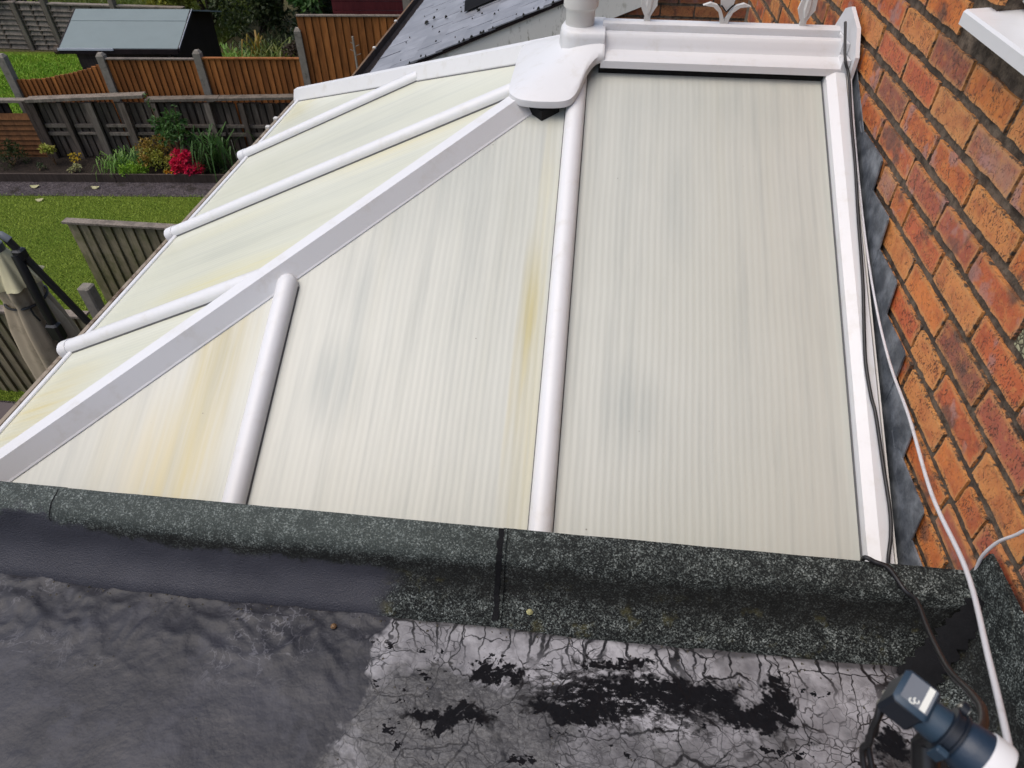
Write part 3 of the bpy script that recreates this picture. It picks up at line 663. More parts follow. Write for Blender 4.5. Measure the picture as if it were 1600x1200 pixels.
# cresting
def spear(x):
    pts = [(-.012,0), (-.010,.018), (-.022,.040), (-.027,.052), (-.020,.085), (-.004,.125), (.0,.135), (.006,.122), (.024,.085), (.026,.050), (.018,.038), (.008,.018), (.010,0)]
    m = MB(); m.prism(pts, lambda p: (x+p[0], .535, -.086+p[1]), lambda p: (x+p[0], .523, -.086+p[1]))
    c = m.build('cresting_spear', M['finial'], cons)
    r_ = MB(); r_.prism([(-.004,.028), (-.012,.052), (-.010,.082), (.0,.105), (.010,.080), (.012,.050), (.004,.028)], lambda p: (x+p[0], .523, -.086+p[1]), lambda p: (x+p[0]*.5, .517, -.086+.03+(p[1]-.03)*.9)); r_.build('rib', M['finial'], c)
def fleur(x):
    c = None
    for s_ in (-1, 1):
        pts = [(0, 0), (.010, 0), (.014, .025), (.022, .045), (.042, .060), (.074, .064), (.052, .072), (.030, .066), (.014, .050), (.004, .030), (0, .020)]
        m = MB(); m.prism([(s_*a, b) for a, b in pts], lambda p: (x+p[0], .537, -.094+p[1]), lambda p: (x+p[0], .520, -.094+p[1]))
        o = m.build('cresting_leaf', M['finial'], cons); c = c or o
    m = MB(); m.prism([(0,.045), (-.018,.062), (-.024,.09), (-.016,.13), (0,.17), (.016,.13), (.024,.09), (.018,.062)], lambda p: (x+p[0], .535, -.094+p[1]), lambda p: (x+p[0], .524, -.094+p[1])); m.build('cresting_spear', M['finial'], cons)
    m = MB(); m.tube([(x-.018,.521,-.094+.066), (x,.519,-.094+.048), (x+.018,.521,-.094+.066)], .0022, 6); m.build('groove', M['foam'], c)
for x in (-.655, -.165): spear(x)
fleur(-.412)

# eaves: closure trim, beam, gutter with silt
m = MB(); m.box((-2.516,-1.07,-.965), (-2.499, 1.98, -.924), .003); m.build('closure_trim', M['upvc'], cons)
m = MB(); m.box((-2.49,-1.085,-1.10), (-2.40, 1.97, -.955)); m.box((-2.40,1.88,-1.10), (-.03,1.97,-.955)); m.build('eaves_beam', M['upvc'], cons)
gp_ = [(-2.518,-.962), (-2.518,-1.02), (-2.535,-1.042), (-2.565,-1.042), (-2.582,-1.02), (-2.584,-.972), (-2.580,-.966), (-2.573,-.972), (-2.571,-1.012), (-2.56,-1.030), (-2.54,-1.030), (-2.527,-1.012), (-2.525,-.962)]
m = MB(); m.prism(gp_, lambda p: (p[0], -1.1, p[1]), lambda p: (p[0], 2.05, p[1])); gu = m.build('gutter', M['gutter'], cons)
m = MB(); n = 90; vs = []; fs = []
for i in range(n+1):
    y = -1.09+3.1*i/n
    for j, x in enumerate((-2.571, -2.55, -2.527)): vs.append((x, y, -1.006+.006*nz(x*30, y*14)+(.008 if j == 1 else 0)))
for i in range(n):
    for j in (0, 1): fs.append((i*3+j, i*3+j+1, i*3+j+4, i*3+j+3))
m.add(vs, fs); m.build('silt', M['silt'], gu)
for y in (1.62, 1.74):                  # gutter clips
    m = MB(); m.box((-2.592, y-.012, -.985), (-2.566, y+.012, -.956), .004); m.build('gutter_clip', M['upvc_old'], gu)
# glazed walls below
m = MB(); m.box((-2.47,-1.06,G), (-2.36,1.95,G+.62)); m.box((-2.36,1.85,G), (-.03,1.95,G+.62)); m.build('dwarf_wall', M['brick_far'], cons)
m = MB(); m.box((-2.50,-1.07,G+.62), (-2.35,1.96,G+.66)); m.box((-2.35,1.84,G+.62), (-.03,1.96,G+.66)); m.build('window_sill', M['upvc'], cons)
for y in (-1.04, -.30, .44, 1.18, 1.92):
    m = MB(); m.box((-2.47,y-.035,G+.66), (-2.40,y+.035,-1.10)); m.build('window_post', M['upvc'], cons)
for y0, y1 in ((-1.005,-.335), (-.265,.405), (.475,1.145), (1.215,1.885)):
    m = MB(); m.box((-2.445,y0,G+.66), (-2.425,y1,-1.10)); m.build('pane', M['glass'], cons)
for x0, x1 in ((-2.33,-1.60), (-1.53,-.80), (-.73,-.06)):
    m = MB(); m.box((x0,1.90,G+.66), (x1,1.92,-1.10)); m.build('pane', M['glass'], cons)
for x in (-1.565, -.765, -.045):
    m = MB(); m.box((x-.035,1.87,G+.66), (x+.035,1.95,-1.10)); m.build('window_post', M['upvc'], cons)
m = MB(); m.box((-2.36,-1.05,G+.05), (-.03,1.85,G+.10)); m.build('floor', M['room'], cons)

# ------------------------------------------------------------------ flat roof extension
ext = thing('flat_roof_extension', 'dark flat felt roof with raised granule kerb and cracked bitumen', 'flat roof', (-1.5, -2.2, G))
XL = -3.0
def ridge(x, y, z, s_): return (1-abs(nz(x, y, z, s_)))**5
def deckz(x, y):
    z = -.752+.005*nz(x, y, 0, 2.2)
    xb_ = -1.128+(y+1.249)*.26
    if x < xb_+.05:
        k = min(1, (xb_+.05-x)/.12)
        near_ = max(0., min(1., (y+1.44)/.10))                              # scraped, wrinkled paint beside the kerb
        wx, wy = x+.03*nz(x, y, 31, 9), y+.03*nz(x, y, 37, 9)
        z += k*near_*(.0042*ridge(wx, wy*1.3, 3, 8)**1.5+.0034*ridge(wx*1.2+wy, wy-wx*.4, 8, 17)**1.5+.0014*nz(wx, wy, 12, 40)+.006*max(0, nz(wx*.6, wy*1.2, 61, 22)-.2))
        z += k*.006*max(0, nz(x, y, 21, 5)-.05)+k*.0015*nz(x, y, 9, 16)
        z += k*.0030*max(0, nz(x, y, 44, 30)-.42)                           # grit under the paint
        z += k*.004*ridge(x*.5+y*1.2, y*.3-x*.6, 51, 4.5)*near_
    else: z += .0014*nz(x, y, 14, 20)
    return z
m = MB()
xs = [XL+.04*i for i in range(20)]+[-2.2+.0065*i for i in range(339)]
xs = [x for x in xs if x < 0]+[0]; ysd = [-2.45+.04*i for i in range(20)]+[-1.65+.0065*i for i in range(67)]+[-1.215]
vs = [(x, y, deckz(x, y)) for y in ysd for x in xs]; nx = len(xs)-1; fs = []
for j in range(len(ysd)-1):
    for i in range(nx): a = j*(nx+1)+i; fs.append((a, a+1, a+nx+2, a+nx+1))
m.add(vs, fs); m.build('roof_deck', M['deck'], ext, smooth=80)
KP = [(-1.112,-.80), (-1.108,-.640), (-1.107,-.604), (-1.111,-.598), (-1.130,-.602), (-1.148,-.609), (-1.160,-.617), (-1.168,-.628), (-1.174,-.645), (-1.181,-.667), (-1.190,-.690), (-1.200,-.706), (-1.215,-.720), (-1.231,-.733), (-1.247,-.744), (-1.250,-.755)]
def kerb(x0, x1, lift):
    n = max(8, int((x1-x0)/.0125)); vs = []; fs = []; k = len(KP)
    for i in range(n+1):
        x = x0+(x1-x0)*i/n
        for q, (y, z) in enumerate(KP):
            w = .0050*nz(x, q*.35, 2, 5)+.0030*nz(x, q*.5, 5, 17)+.0022*ridge(x, q*.15, 77, 7)+(.006*nz(x, 4, 4, 2.4) if q > 7 else 0)
            if q in (0, 1): w *= .2
            zz = z+w*(.8 if q < 9 else .25)+lift*(1 if q < 15 else 0); yy = y-w*(1.0 if q > 5 else .3)-lift
            if q == 15: zz = min(zz, -.762)
            vs.append((x, yy, zz))
    for i in range(n):
        for q in range(k-1): a = i*k+q; fs.append((a, a+1, a+k+1, a+k))
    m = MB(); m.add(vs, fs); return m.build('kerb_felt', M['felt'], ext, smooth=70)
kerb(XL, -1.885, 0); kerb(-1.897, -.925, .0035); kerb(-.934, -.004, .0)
def kerbline(x, half, lift, mat, name, q0=3, q1=14, jag=.3):
    vs = []; fs = []; n = 0
    for q in range(q0, q1):
        for f in (0, .5):
            y = KP[q][0]*(1-f)+KP[q+1][0]*f; z = KP[q][1]*(1-f)+KP[q+1][1]*f
            hw = half*(1+jag*nz(q*.9+f, x, 1, 2.1)); wob = .004*nz(q*.6+f, x, 8, 1.5)
            vs += [(x-hw+wob, y-lift, z+lift), (x+hw+wob, y-lift, z+lift)]; n += 1
    for i in range(n-1): fs.append((2*i, 2*i+1, 2*i+3, 2*i+2))
    m = MB(); m.add(vs, fs); return m.build(name, mat, ext)
kerbline(-.937, .0055, .0050, M['bitumen'], 'seam_strip', 2, 14, .6); kerbline(-1.895, .0012, .0046, M['bitumen'], 'seam_strip', 3, 8, .9)
# felt turned up against the brick wall, tarred inner corner
n = 60; vs = []; fs = []
prof = [(-.012,-.527), (-.016,-.53), (-.018,-.60), (-.024,-.66), (-.040,-.70), (-.065,-.728), (-.10,-.742), (-.104,-.756)]
for i in range(n+1):
    y = -2.45+1.27*i/n
    f = max(0, (y+1.30)/.12)
    for q, (x, z) in enumerate(prof):
        w = .003*nz(y, q*.5, 6, 6)
        vs.append((x+w-(.002), y, z+w*.6))
for i in range(n):
    for q in range(len(prof)-1): a = i*len(prof)+q; fs.append((a, a+1, a+len(prof)+1, a+len(prof)))
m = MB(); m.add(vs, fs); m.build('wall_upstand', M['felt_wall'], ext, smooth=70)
m = MB(); m.prism([(-1.108,-.60), (-1.115,-.53), (-1.20,-.527), (-1.25,-.56), (-1.2,-.62)], lambda p: (-.014, p[0], p[1]), lambda p: (-.022, p[0], p[1])); m.build('upstand_end', M['felt_wall'], ext)
vs = []; fs = []; n = 22
for i in range(n+1):
    t_ = i/n; x = -.022-.105*t_**1.3; y = -1.172-.078*t_-.03*t_*t_; z = -.606-.137*t_**.85
    wd = .014+.013*nz(t_*5, 1, 1, 3.1)+.016*t_
    vs += [(x-wd*.9, y+wd*.5+.006, z+.010), (x, y-.006, z+.007), (x+wd, y-wd*.55, z+.006)]
for i in range(n): fs += [(3*i, 3*i+1, 3*i+4, 3*i+3), (3*i+1, 3*i+2, 3*i+5, 3*i+4)]
m = MB(); m.add(vs, fs); m.build('corner_seam', M['bitumen'], ext, smooth=60)
m = MB(); m.box((XL, -2.5, G), (-.02, -1.13, -.80)); m.build('wall', M['brick_far'], ext)
m = MB(); m.box((XL-.02, -2.5, -.95), (XL, -1.11, -.60)); m.build('fascia', M['upvc_old'], ext)
# grit and crumbs of moss lodged along the foot of the kerb
m = MB()
for _ in range(170):
    x = random.uniform(-2.1, -.14); y = -1.250-abs(random.gauss(0, .022)) if random.random() < .7 else random.uniform(-1.60, -1.27); r_ = random.uniform(.0012, .0034); z = deckz(x, y); a = random.uniform(0, 3)
    vs = [(x+r_*math.cos(a+k*1.57)*random.uniform(.7, 1.4), y+r_*math.sin(a+k*1.57)*random.uniform(.7, 1.4), z-.0005) for k in range(4)]+[(x+random.uniform(-.3,.3)*r_, y+random.uniform(-.3,.3)*r_, z+r_*random.uniform(.6, 1.1))]
    m.add(vs, [(0,1,4), (1,2,4), (2,3,4), (3,0,4)])
tag(m.build('grit', M['grit'], ext), kind='stuff')

# ------------------------------------------------------------------ brick house on the right
house = thing('brick_house', 'orange brick house wall with wide dark mortar joints and white window sill', 'house', (.3, .5, G))
HC = .0846
m = MB()
WY0, WY1, WZ0, WZ1 = -1.55, -.245, .165, 1.25                       # window opening
for a, b in (((.007,-3.2,G), (.30,2.325,WZ0-.04)), ((.007,WY1,WZ0-.04), (.30,2.325,2.4)), ((.007,-3.2,WZ0-.04), (.30,WY0,2.4)), ((.007,WY0,WZ1), (.30,WY1,2.4))):
    m.box(a, b)
m.build('wall', M['mortar'], house)
def brickmesh(L, H, seed):
    r_ = random.Random(seed); n = 7; vs = []; fs = []
    # outline with chipped arrises: points round the face, then the same pushed back
    pts = []
    def edge(p, q, k, amp):
        for i in range(k):
            t_ = i/k; a = amp if i else amp*1.6
            pts.append((p[0]+(q[0]-p[0])*t_+r_.uniform(-a, a*.2)*(1 if p[0] == q[0] else .4)*(1 if p[0] > 0 else -1), p[1]+(q[1]-p[1])*t_+r_.uniform(-a, a*.2)*(1 if p[1] > 0 else -1)*(1 if p[1] == q[1] else .4)))
    l, h = L/2, H/2
    edge((l,-h), (l,h), 3, .0026); edge((l,h), (-l,h), 7, .0040); edge((-l,h), (-l,-h), 3, .0026); edge((-l,-h), (l,-h), 7, .0040)
    k = len(pts)
    vs += [(r_.uniform(-.0004,.0016), a*.992, b*.978) for a, b in pts]
    vs += [(.016, a, b) for a, b in pts]
    fs.append(tuple(range(k)))
    for j in (0,): fs += [(j*k+i, j*k+(i+1)%k, (j+1)*k+(i+1)%k, (j+1)*k+i) for i in range(k)]
    mb = MB(); mb.add(vs, fs); return mb.mesh('brick', 40)
full = [brickmesh(.2185, .0665, s) for s in range(10)]; halfb = [brickmesh(.1060, .0665, 50+s) for s in range(5)]
for me in full+halfb: me.materials.append(M['brick'])
lich = brickmesh(.2185, .068, 99); lich.materials.append(M['lichen'])
extra = {-3: [-.185, -.41], -4: [-.1558], -1: [1.1], 1: [.62], -6: [-.55], -7: [-.95], 2: [1.45], -5: [-.80]}
cnt = 0
for k in range(-13, 7):
    base = .195 if k % 2 == 0 else .0815
    base += {-5: -.024, -4: -.013, -3: -.012, -1: -.010}.get(k, random.uniform(-.012, .012))
    ys = [base+.225*n for n in range(-12, 12)]
    ys += [e for e in extra.get(k, [])]
    ys = sorted(ys); out = [ys[0]]
    for y in ys[1:]:
        if y-out[-1] > .07: out.append(y)
    zc = k*HC+.0338
    for y0, y1 in zip(out, out[1:]):
        yc = (y0+y1)/2; L = y1-y0
        if y1 > 2.33 or y0 < -2.0: continue
        if zc < (-.40+(yc-.3)*.5 if yc < .6 else -.25-(yc-.53)*.54) or zc < -.92: continue                 # below the roof line
        if WY0-.02 < yc < WY1+.02 and zc > WZ0-.06: continue
        if yc > .9 and zc > .10: continue
        if yc < -1.3 and zc > .30: continue
        me = random.choice(full if L > .17 else halfb)
        isl = (k == -3 and -.97 < yc < -.735)
        if isl: me = lich
        o = bpy.data.objects.new('brick', me); COL.objects.link(o); o.parent = house
        ref = .2185 if L > .17 else .106
        o.location = Vector((random.uniform(-.0025, .0015)-(.004 if isl else 0), yc, zc+random.uniform(-.0015, .0015)))-house.location
        o.scale = (1, (L-random.uniform(.005, .009))/ref*.998, random.uniform(.97, 1.03)); o.rotation_euler = (random.uniform(-.006, .006), random.uniform(-.01, .01), random.uniform(-.006, .006))
        if random.random() < .5 and not isl: o.rotation_euler.x += math.pi
        cnt += 1
# window
m = MB(); m.prism([(-.045,.128), (-.045,.152), (-.040,.157), (.12,.172), (.12,.135), (-.03,.128)], lambda p: (p[0], WY0-.03, p[1]), lambda p: (p[0], -.216, p[1])); sl_ = m.build('window_sill', M['upvc'], house)
m = MB()
for a, b in (((.045,WY0,.176), (.11,WY1,.235)), ((.045,WY1-.065,.235), (.11,WY1,WZ1)), ((.045,WY0,.235), (.11,WY0+.065,WZ1)), ((.045,WY0,WZ1-.06), (.11,WY1,WZ1))): m.box(a, b, .006)
wf = m.build('window_frame', M['upvc'], house); m = MB(); m.box((.07,WY0+.06,.23), (.085,WY1-.06,WZ1-.05)); m.build('pane', M['glass'], wf)
# stepped lead flashing dressed over the joints
lz = lambda y: -.18+(y-.37)*.48                                       # top outer edge of the wall bar
for i, k in enumerate(range(-9, -2)):
    zt = k*HC-.009
    y2 = .37+(zt-.004+.18)/.48; y1 = y2-.215
    a = random.uniform(-.01, .01)
    poly = [(y1-.03, lz(y1)-.12), (y1-.022, lz(y1)+.004), (y1-.002+a*.4, zt-.004), (y1+.008, zt+.002), (y2-.030+a, zt+.001), (y2-.012, zt-.010), (y2+.030, lz(y2)+.010), (y2+.035, lz(y2)-.12)]
    if y1 < -1.14: poly = clip(poly, -1, 0, 1.105)
    x0 = -.0055-.0012*(i % 2)
    m = MB(); vs0 = []; m.prism(poly, lambda p: (x0, p[0], p[1]), lambda p: (x0-.004-.003*nz(p[0], p[1], i, 9), p[0], p[1])); m.build('lead_step', M['lead'], house)
m = MB(); m.prism([(-1.10, lz(-1.10)-.16), (-1.10, lz(-1.10)+.015), (.42, lz(.42)+.006), (.42, lz(.42)-.16)], lambda p: (-.002, p[0], p[1]), lambda p: (-.0045, p[0], p[1])); m.build('lead_apron', M['lead'], house)

# ------------------------------------------------------------------ neighbour's lean-to with slate roof
nb = thing('slate_roofed_outbuilding', 'neighbouring brick outbuilding with mossy slate roof and stained white gable band', 'outbuilding', (-1.2, 4.6, G))
VY = 3.10; NK = .4096
nzr = lambda x: -1.215+(x+2.473)*NK
m = MB(); m.prism([(-2.43,G), (-2.43,nzr(-2.43)-.06), (.9,nzr(.9)-.06), (.9,G)], lambda p: (p[0], VY+.06, p[1]), lambda p: (p[0], 7.5, p[1])); m.build('wall', M['mortar'], nb)
fb = [brickmesh(.2185, .066, 200+s) for s in range(4)]
for me in fb: me.materials.append(M['brick_far']); 
for me in fb: me.transform(Matrix.Rotation(math.pi/2, 4, 'Z')); me.update()
for k in range(-12, 5):
    for n in range(-6, 4):
        x = n*.225+(.1125 if k % 2 else 0)-.05; z = -.55+k*.0790
        if x-.11 < -1.55 or x > .30 or z > nzr(x)-.16 or z < -1.3: continue
        o = bpy.data.objects.new('brick', random.choice(fb)); COL.objects.link(o); o.parent = nb
        o.location = Vector((x, VY+.052+random.uniform(-.002, .002), z))-nb.location
m = MB(); m.prism([(-2.47,nzr(-2.47)-.02), (.9,nzr(.9)-.02), (.9,nzr(.9)-.265), (-2.47,nzr(-2.47)-.265)], lambda p: (p[0], VY+.012, p[1]), lambda p: (p[0], VY+.046, p[1])); m.build('gable_band', M['render'], nb)
m = MB(); m.prism([(-2.49,nzr(-2.49)-.045), (.9,nzr(.9)-.045), (.9,nzr(.9)-.022), (-2.49,nzr(-2.49)-.022)], lambda p: (p[0], VY-.004, p[1]), lambda p: (p[0], 7.5, p[1])); m.build('roof_deck', M['black_wood'], nb)
# slates, each its own piece, tails lifted a little
ROW, WID = .205, .262
def slatemesh(seed, w):
    r_ = random.Random(seed); m = MB(); L = ROW+.05
    pts = []
    for i in range(5): pts.append((-.5*w+.002+r_.uniform(0, .003), i/4*L))
    pts = [(0+r_.uniform(-.004, .004), -w/2+.003+(w-.006)*i/5) for i in range(6)]+[(L, w/2-.003), (L, -w/2+.003)]
    m.prism(pts, lambda p: (p[0], p[1], 0), lambda p: (p[0], p[1], .007)); return m.mesh('slate')
sm = [slatemesh(s, WID) for s in range(6)]; smd = [slatemesh(s, WID) for s in range(20, 24)]; smh = [slatemesh(s, WID/2) for s in range(30, 32)]
for me in sm+smh: me.materials.append(M['slate'])
for me in smd: me.materials.append(M['slate_dark'])
ang = math.atan(NK)
for i in range(17):
    x = -2.49+i*ROW*math.cos(ang)
    for j in range(13):
        y = VY-.012+WID*(j+.5)+(WID*.5 if i % 2 else 0)
        if j > 6+1.2*i*.55 and j > 9: continue
        dark = x > -1.28-.0*y
        o = bpy.data.objects.new('slate', random.choice(smd if dark else sm)); COL.objects.link(o); o.parent = nb
        o.location = Vector((x, y, nzr(x)-.016+random.uniform(0, .004)))-nb.location
        o.rotation_euler = (random.uniform(-.006, .006), -ang+.030+random.uniform(-.004, .01), random.uniform(-.008, .008))
    if i % 2:
        o = bpy.data.objects.new('slate', random.choice(smh)); COL.objects.link(o); o.parent = nb
        o.location = Vector((x, VY-.012+WID*.25, nzr(x)-.014))-nb.location; o.rotation_euler = (0, -ang+.03, 0)
# moss cushions in the joints
m = MB()
def cushion(c, r_, h_):
    vs = []; fs = []; n = 7
    for a in range(n): t_ = 2*math.pi*a/n; q = r_*random.uniform(.6, 1.3); vs.append((c[0]+q*math.cos(t_), c[1]+q*1.5*math.sin(t_), c[2]+q*math.cos(t_)*NK-.003))
    for a in range(n): t_ = 2*math.pi*a/n; q = r_*.55; vs.append((c[0]+q*math.cos(t_), c[1]+q*1.5*math.sin(t_), c[2]+h_*random.uniform(.7, 1)+q*math.cos(t_)*NK))
    fs = [(a, (a+1)%n, (a+1)%n+n, a+n) for a in range(n)]+[tuple(range(n, 2*n))]; m.add(vs, fs)
for _ in range(90):
    i = random.randrange(1, 9)
    if random.random() < .55: x = -2.49+i*ROW*math.cos(ang); y = random.uniform(VY, VY+2.6)
    else: j = random.randrange(0, 10); y = VY-.012+WID*j+(WID*.5 if i % 2 else 0); x = -2.49+(i+random.random())*ROW*math.cos(ang)
    cushion((x, y, nzr(x)+.004), random.uniform(.003, .009), random.uniform(.004, .010))
for _ in range(9): x = random.uniform(-2.35, -1.5); cushion((x, random.uniform(VY+.1, VY+1.6), nzr(x)+.004), random.uniform(.012, .022), .015)
for _ in range(22): x = random.uniform(-2.45, -.3); cushion((x, VY-.008, nzr(x)-.008), random.uniform(.005, .012), .010)
tag(m.build('moss', M['moss'], nb), kind='stuff')
m = MB(); m.prism([(-2.475,nzr(-2.475)-.03), (-2.50,-1.30), (-2.56,-1.315), (-2.595,-1.28), (-2.600,-1.225), (-2.588,-1.225), (-2.583,-1.275), (-2.55,-1.30), (-2.515,-1.285), (-2.49,nzr(-2.49)-.035)], lambda p: (p[0], VY-.01, p[1]), lambda p: (p[0], 7.5, p[1])); ng = m.build('gutter', M['dark_wood'], nb)
m = MB(); m.box((-2.604,VY-.012,-1.232), (-2.590,7.5,-1.222)); m.build('gutter_lip', M['stem'], ng)
for y in (VY+.02, VY+.75, VY+1.5, VY+2.25):
    m = MB(); m.box((-2.612,y-.012,-1.236), (-2.586,y+.012,-1.212), .004); m.build('gutter_clip', M['upvc_old'], ng)
vp_ = (-1.70, 4.05)
z0 = nzr(vp_[0])
m = MB(); m.prism([(-.15,-.13), (.17,-.13), (.17,.14), (-.15,.14)], lambda p: (vp_[0]+p[0], vp_[1]+p[1], nzr(vp_[0]+p[0])+.006), lambda p: (vp_[0]+p[0]*.95, vp_[1]+p[1]*.95, nzr(vp_[0]+p[0])+.085))
tag(m.build('roof_vent', M['pipe_black']), 'black box vent on the grey slates at the top edge', 'vent')

# ------------------------------------------------------------------ fences
def vboards(parent, mat, s0, s1, d, zb, ztop, w=.092, lap=.012, th=(.016, .006), jit=.006, name='board', gapf=0.):
    """upright boards from s0 to s1 on garden line d; ztop(s) gives the top height"""
    n = max(1, round((s1-s0)/w)); w = (s1-s0)/n
    for i in range(n):
        a, b = s0+i*w, s0+(i+1)*w+lap-gapf; zt = ztop((a+b)/2)+random.uniform(-jit, jit); tl = random.uniform(-.004, .004)
        m = MB(); b = a+w-.004; q = [(a, d), (b, d-.0), (b, d-.024), (a, d-.006)]
        vs = [gp(s_, dd, zb) for s_, dd in q]+[gp(s_+tl, dd, zt) for s_, dd in q]
        m.add(vs, [(3,2,1,0), (4,5,6,7), (0,1,5,4), (1,2,6,5), (2,3,7,6), (3,0,4,7)]); m.build(name, mat, parent)
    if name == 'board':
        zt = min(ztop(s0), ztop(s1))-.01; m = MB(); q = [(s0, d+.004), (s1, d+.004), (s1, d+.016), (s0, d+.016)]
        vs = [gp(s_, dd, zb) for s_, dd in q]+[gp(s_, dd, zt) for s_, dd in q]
        m.add(vs, [(3,2,1,0), (4,5,6,7), (0,1,5,4), (1,2,6,5), (2,3,7,6), (3,0,4,7)]); m.build('gap_shade_board', M['black_wood'], parent)  # dark sheet added so the gaps between boards read as shade
def beam(parent, mat, s0, s1, d0, d1, z0, z1, name='rail', z2=None):
    dz = 0 if z2 is None else z2-z0
    m = MB(); vs = [gp(s0,d0,z0), gp(s1,d0,z0+dz), gp(s1,d1,z0+dz), gp(s0,d1,z0), gp(s0,d0,z1), gp(s1,d0,z1+dz), gp(s1,d1,z1+dz), gp(s0,d1,z1)]
    m.add(vs, [(0,3,2,1), (4,5,6,7), (0,1,5,4), (1,2,6,5), (2,3,7,6), (3,0,4,7)])
    return m.build(name, mat, parent)
def post(s_, d, h, label, w=.05, group='concrete fence posts', mat='concrete', name='concrete_post'):
    m = MB(); vs = []
    for z, k in ((-.3, 1), (h-.035, 1), (h, .55)):
        for a, b in ((-1,-1), (1,-1), (1,1), (-1,1)): vs.append(gp(s_+a*w*k, d+b*w*k, z))
    m.add(vs, [(j*4+i, j*4+(i+1)%4, (j+1)*4+(i+1)%4, (j+1)*4+i) for j in (0, 1) for i in range(4)]+[(8,9,10,11)])
    return tag(m.build(name, M[mat]), label, 'post', group)
S = lambda x: (x+8.58)/.9954
OD = 1.40     # line of the brown fence
post(S(-8.66), OD, 1.36, 'leftmost concrete post standing beside the bright green lawn')
post(S(-7.30), OD, 1.38, 'concrete post between the sloping fence panel and its level neighbour')
post(S(-5.98), OD, 1.42, 'concrete post between the two level brown fence panels')
post(S(-4.56), OD, 1.70, 'tall mottled concrete post where the brown fence steps up', .045)
post(S(-3.10), OD+.1, 2.30, 'concrete post right of the maroon shed wall', .05)
p1 = thing('brown_fence', 'brown feather-edge fence panel with a top sweeping down to the left', 'fence', gp(S(-8.0), OD), 'brown fence panels')
vboards(p1, M['orange_wood'], S(-8.61), S(-7.35), OD, .0, lambda s_: 1.03+.20*max(0, (s_-S(-8.5))/1.15)**1.7, .072)
beam(p1, M['orange_wood'], S(-8.61), S(-7.35), OD+.004, OD+.04, .45, .53)
def capd(parent, s0, s1, d, z, mat='far_wood'): return beam(parent, M[mat], s0, s1, d-.035, d+.02, z, z+.016, 'capping_rail')
p2 = thing('brown_fence', 'level brown feather-edge fence panel in front of the dark shed', 'fence', gp(S(-6.6), OD), 'brown fence panels')
vboards(p2, M['orange_wood'], S(-7.25), S(-6.03), OD, .0, lambda s_: 1.295, .082); capd(p2, S(-7.25), S(-6.03), OD, 1.30)
p3 = thing('brown_fence', 'level brown feather-edge fence panel in front of rough grass', 'fence', gp(S(-5.3), OD), 'brown fence panels')
vboards(p3, M['orange_wood'], S(-5.93), S(-4.60), OD, .0, lambda s_: 1.31-.0*s_, .082); capd(p3, S(-5.93), S(-4.60), OD, 1.312, 'orange_wood')
p4 = thing('brown_fence', 'tall brown fence panel below the maroon shed', 'fence', gp(S(-3.8), OD), 'brown fence panels')
vboards(p4, M['orange_wood'], S(-4.54), S(-2.3), OD, .0, lambda s_: 1.84, .098); capd(p4, S(-4.54), S(-2.3), OD, 1.842)
# old grey fence in front of it
gf = thing('picket_fence', 'old grey weathered board fence with double rails behind the flower bed', 'fence', gp(S(-7), 1.16))
GD = 1.18
for i in range(int((S(-4.2)-S(-8.42))/.100)):
    a = S(-8.42)+i*.100; b = a+.070
    if random.random() < .05: continue
    zt = .80; tl = random.uniform(-.012, .012); m = MB(); q = [(a, GD), (b, GD), (b, GD-.018), (a, GD-.018)]
    vs = [gp(s_, dd, .0) for s_, dd in q]+[gp(s_+tl, dd, zt+random.uniform(-.01, .005)) for s_, dd in q]
    m.add(vs, [(3,2,1,0), (4,5,6,7), (0,1,5,4), (1,2,6,5), (2,3,7,6), (3,0,4,7)]); m.build('board', M['grey_wood'], gf)
for i in range(22):
    a = S(-8.40)+i*.19+random.uniform(-.02, .02); beam(gf, M['dark_wood'], a, a+.175, GD+.004, GD+.02, 0, .80+random.uniform(-.01, .01), 'back_board')
for z in (.36, .475): 
    for a, b in ((-8.36,-7.98), (-7.9,-7.56), (-7.45,-7.12), (-7.04,-6.72), (-6.5,-5.8), (-5.75,-5.1), (-5.05,-4.3)): beam(gf, M['far_wood'], S(a), S(b), GD-.060, GD-.020, z+random.uniform(-.01,.01), z+.035, 'rail')
for x, w_, mt in ((-8.36,.045,'dark_wood'), (-7.96,.032,'grey_wood'), (-7.56,.048,'far_wood'), (-7.10,.045,'grey_wood'), (-6.66,.032,'grey_wood'), (-5.92,.035,'far_wood'), (-5.45,.030,'grey_wood'), (-5.05,.032,'grey_wood'), (-4.6,.032,'grey_wood')):
    beam(gf, M[mt], S(x)-w_, S(x)+w_, GD-.105, GD-.062, 0, .83, 'post')
beam(gf, M['far_wood'], S(-8.40), S(-6.76), GD-.12, GD+.02, .832, .872, 'capping_rail', .902); beam(gf, M['far_wood'], S(-6.755), S(-5.75), GD-.11, GD+.02, .845, .880, 'capping_rail', .868); beam(gf, M['far_wood'], S(-5.745), S(-4.3), GD-.11, GD+.02, .868, .900, 'capping_rail', .90)
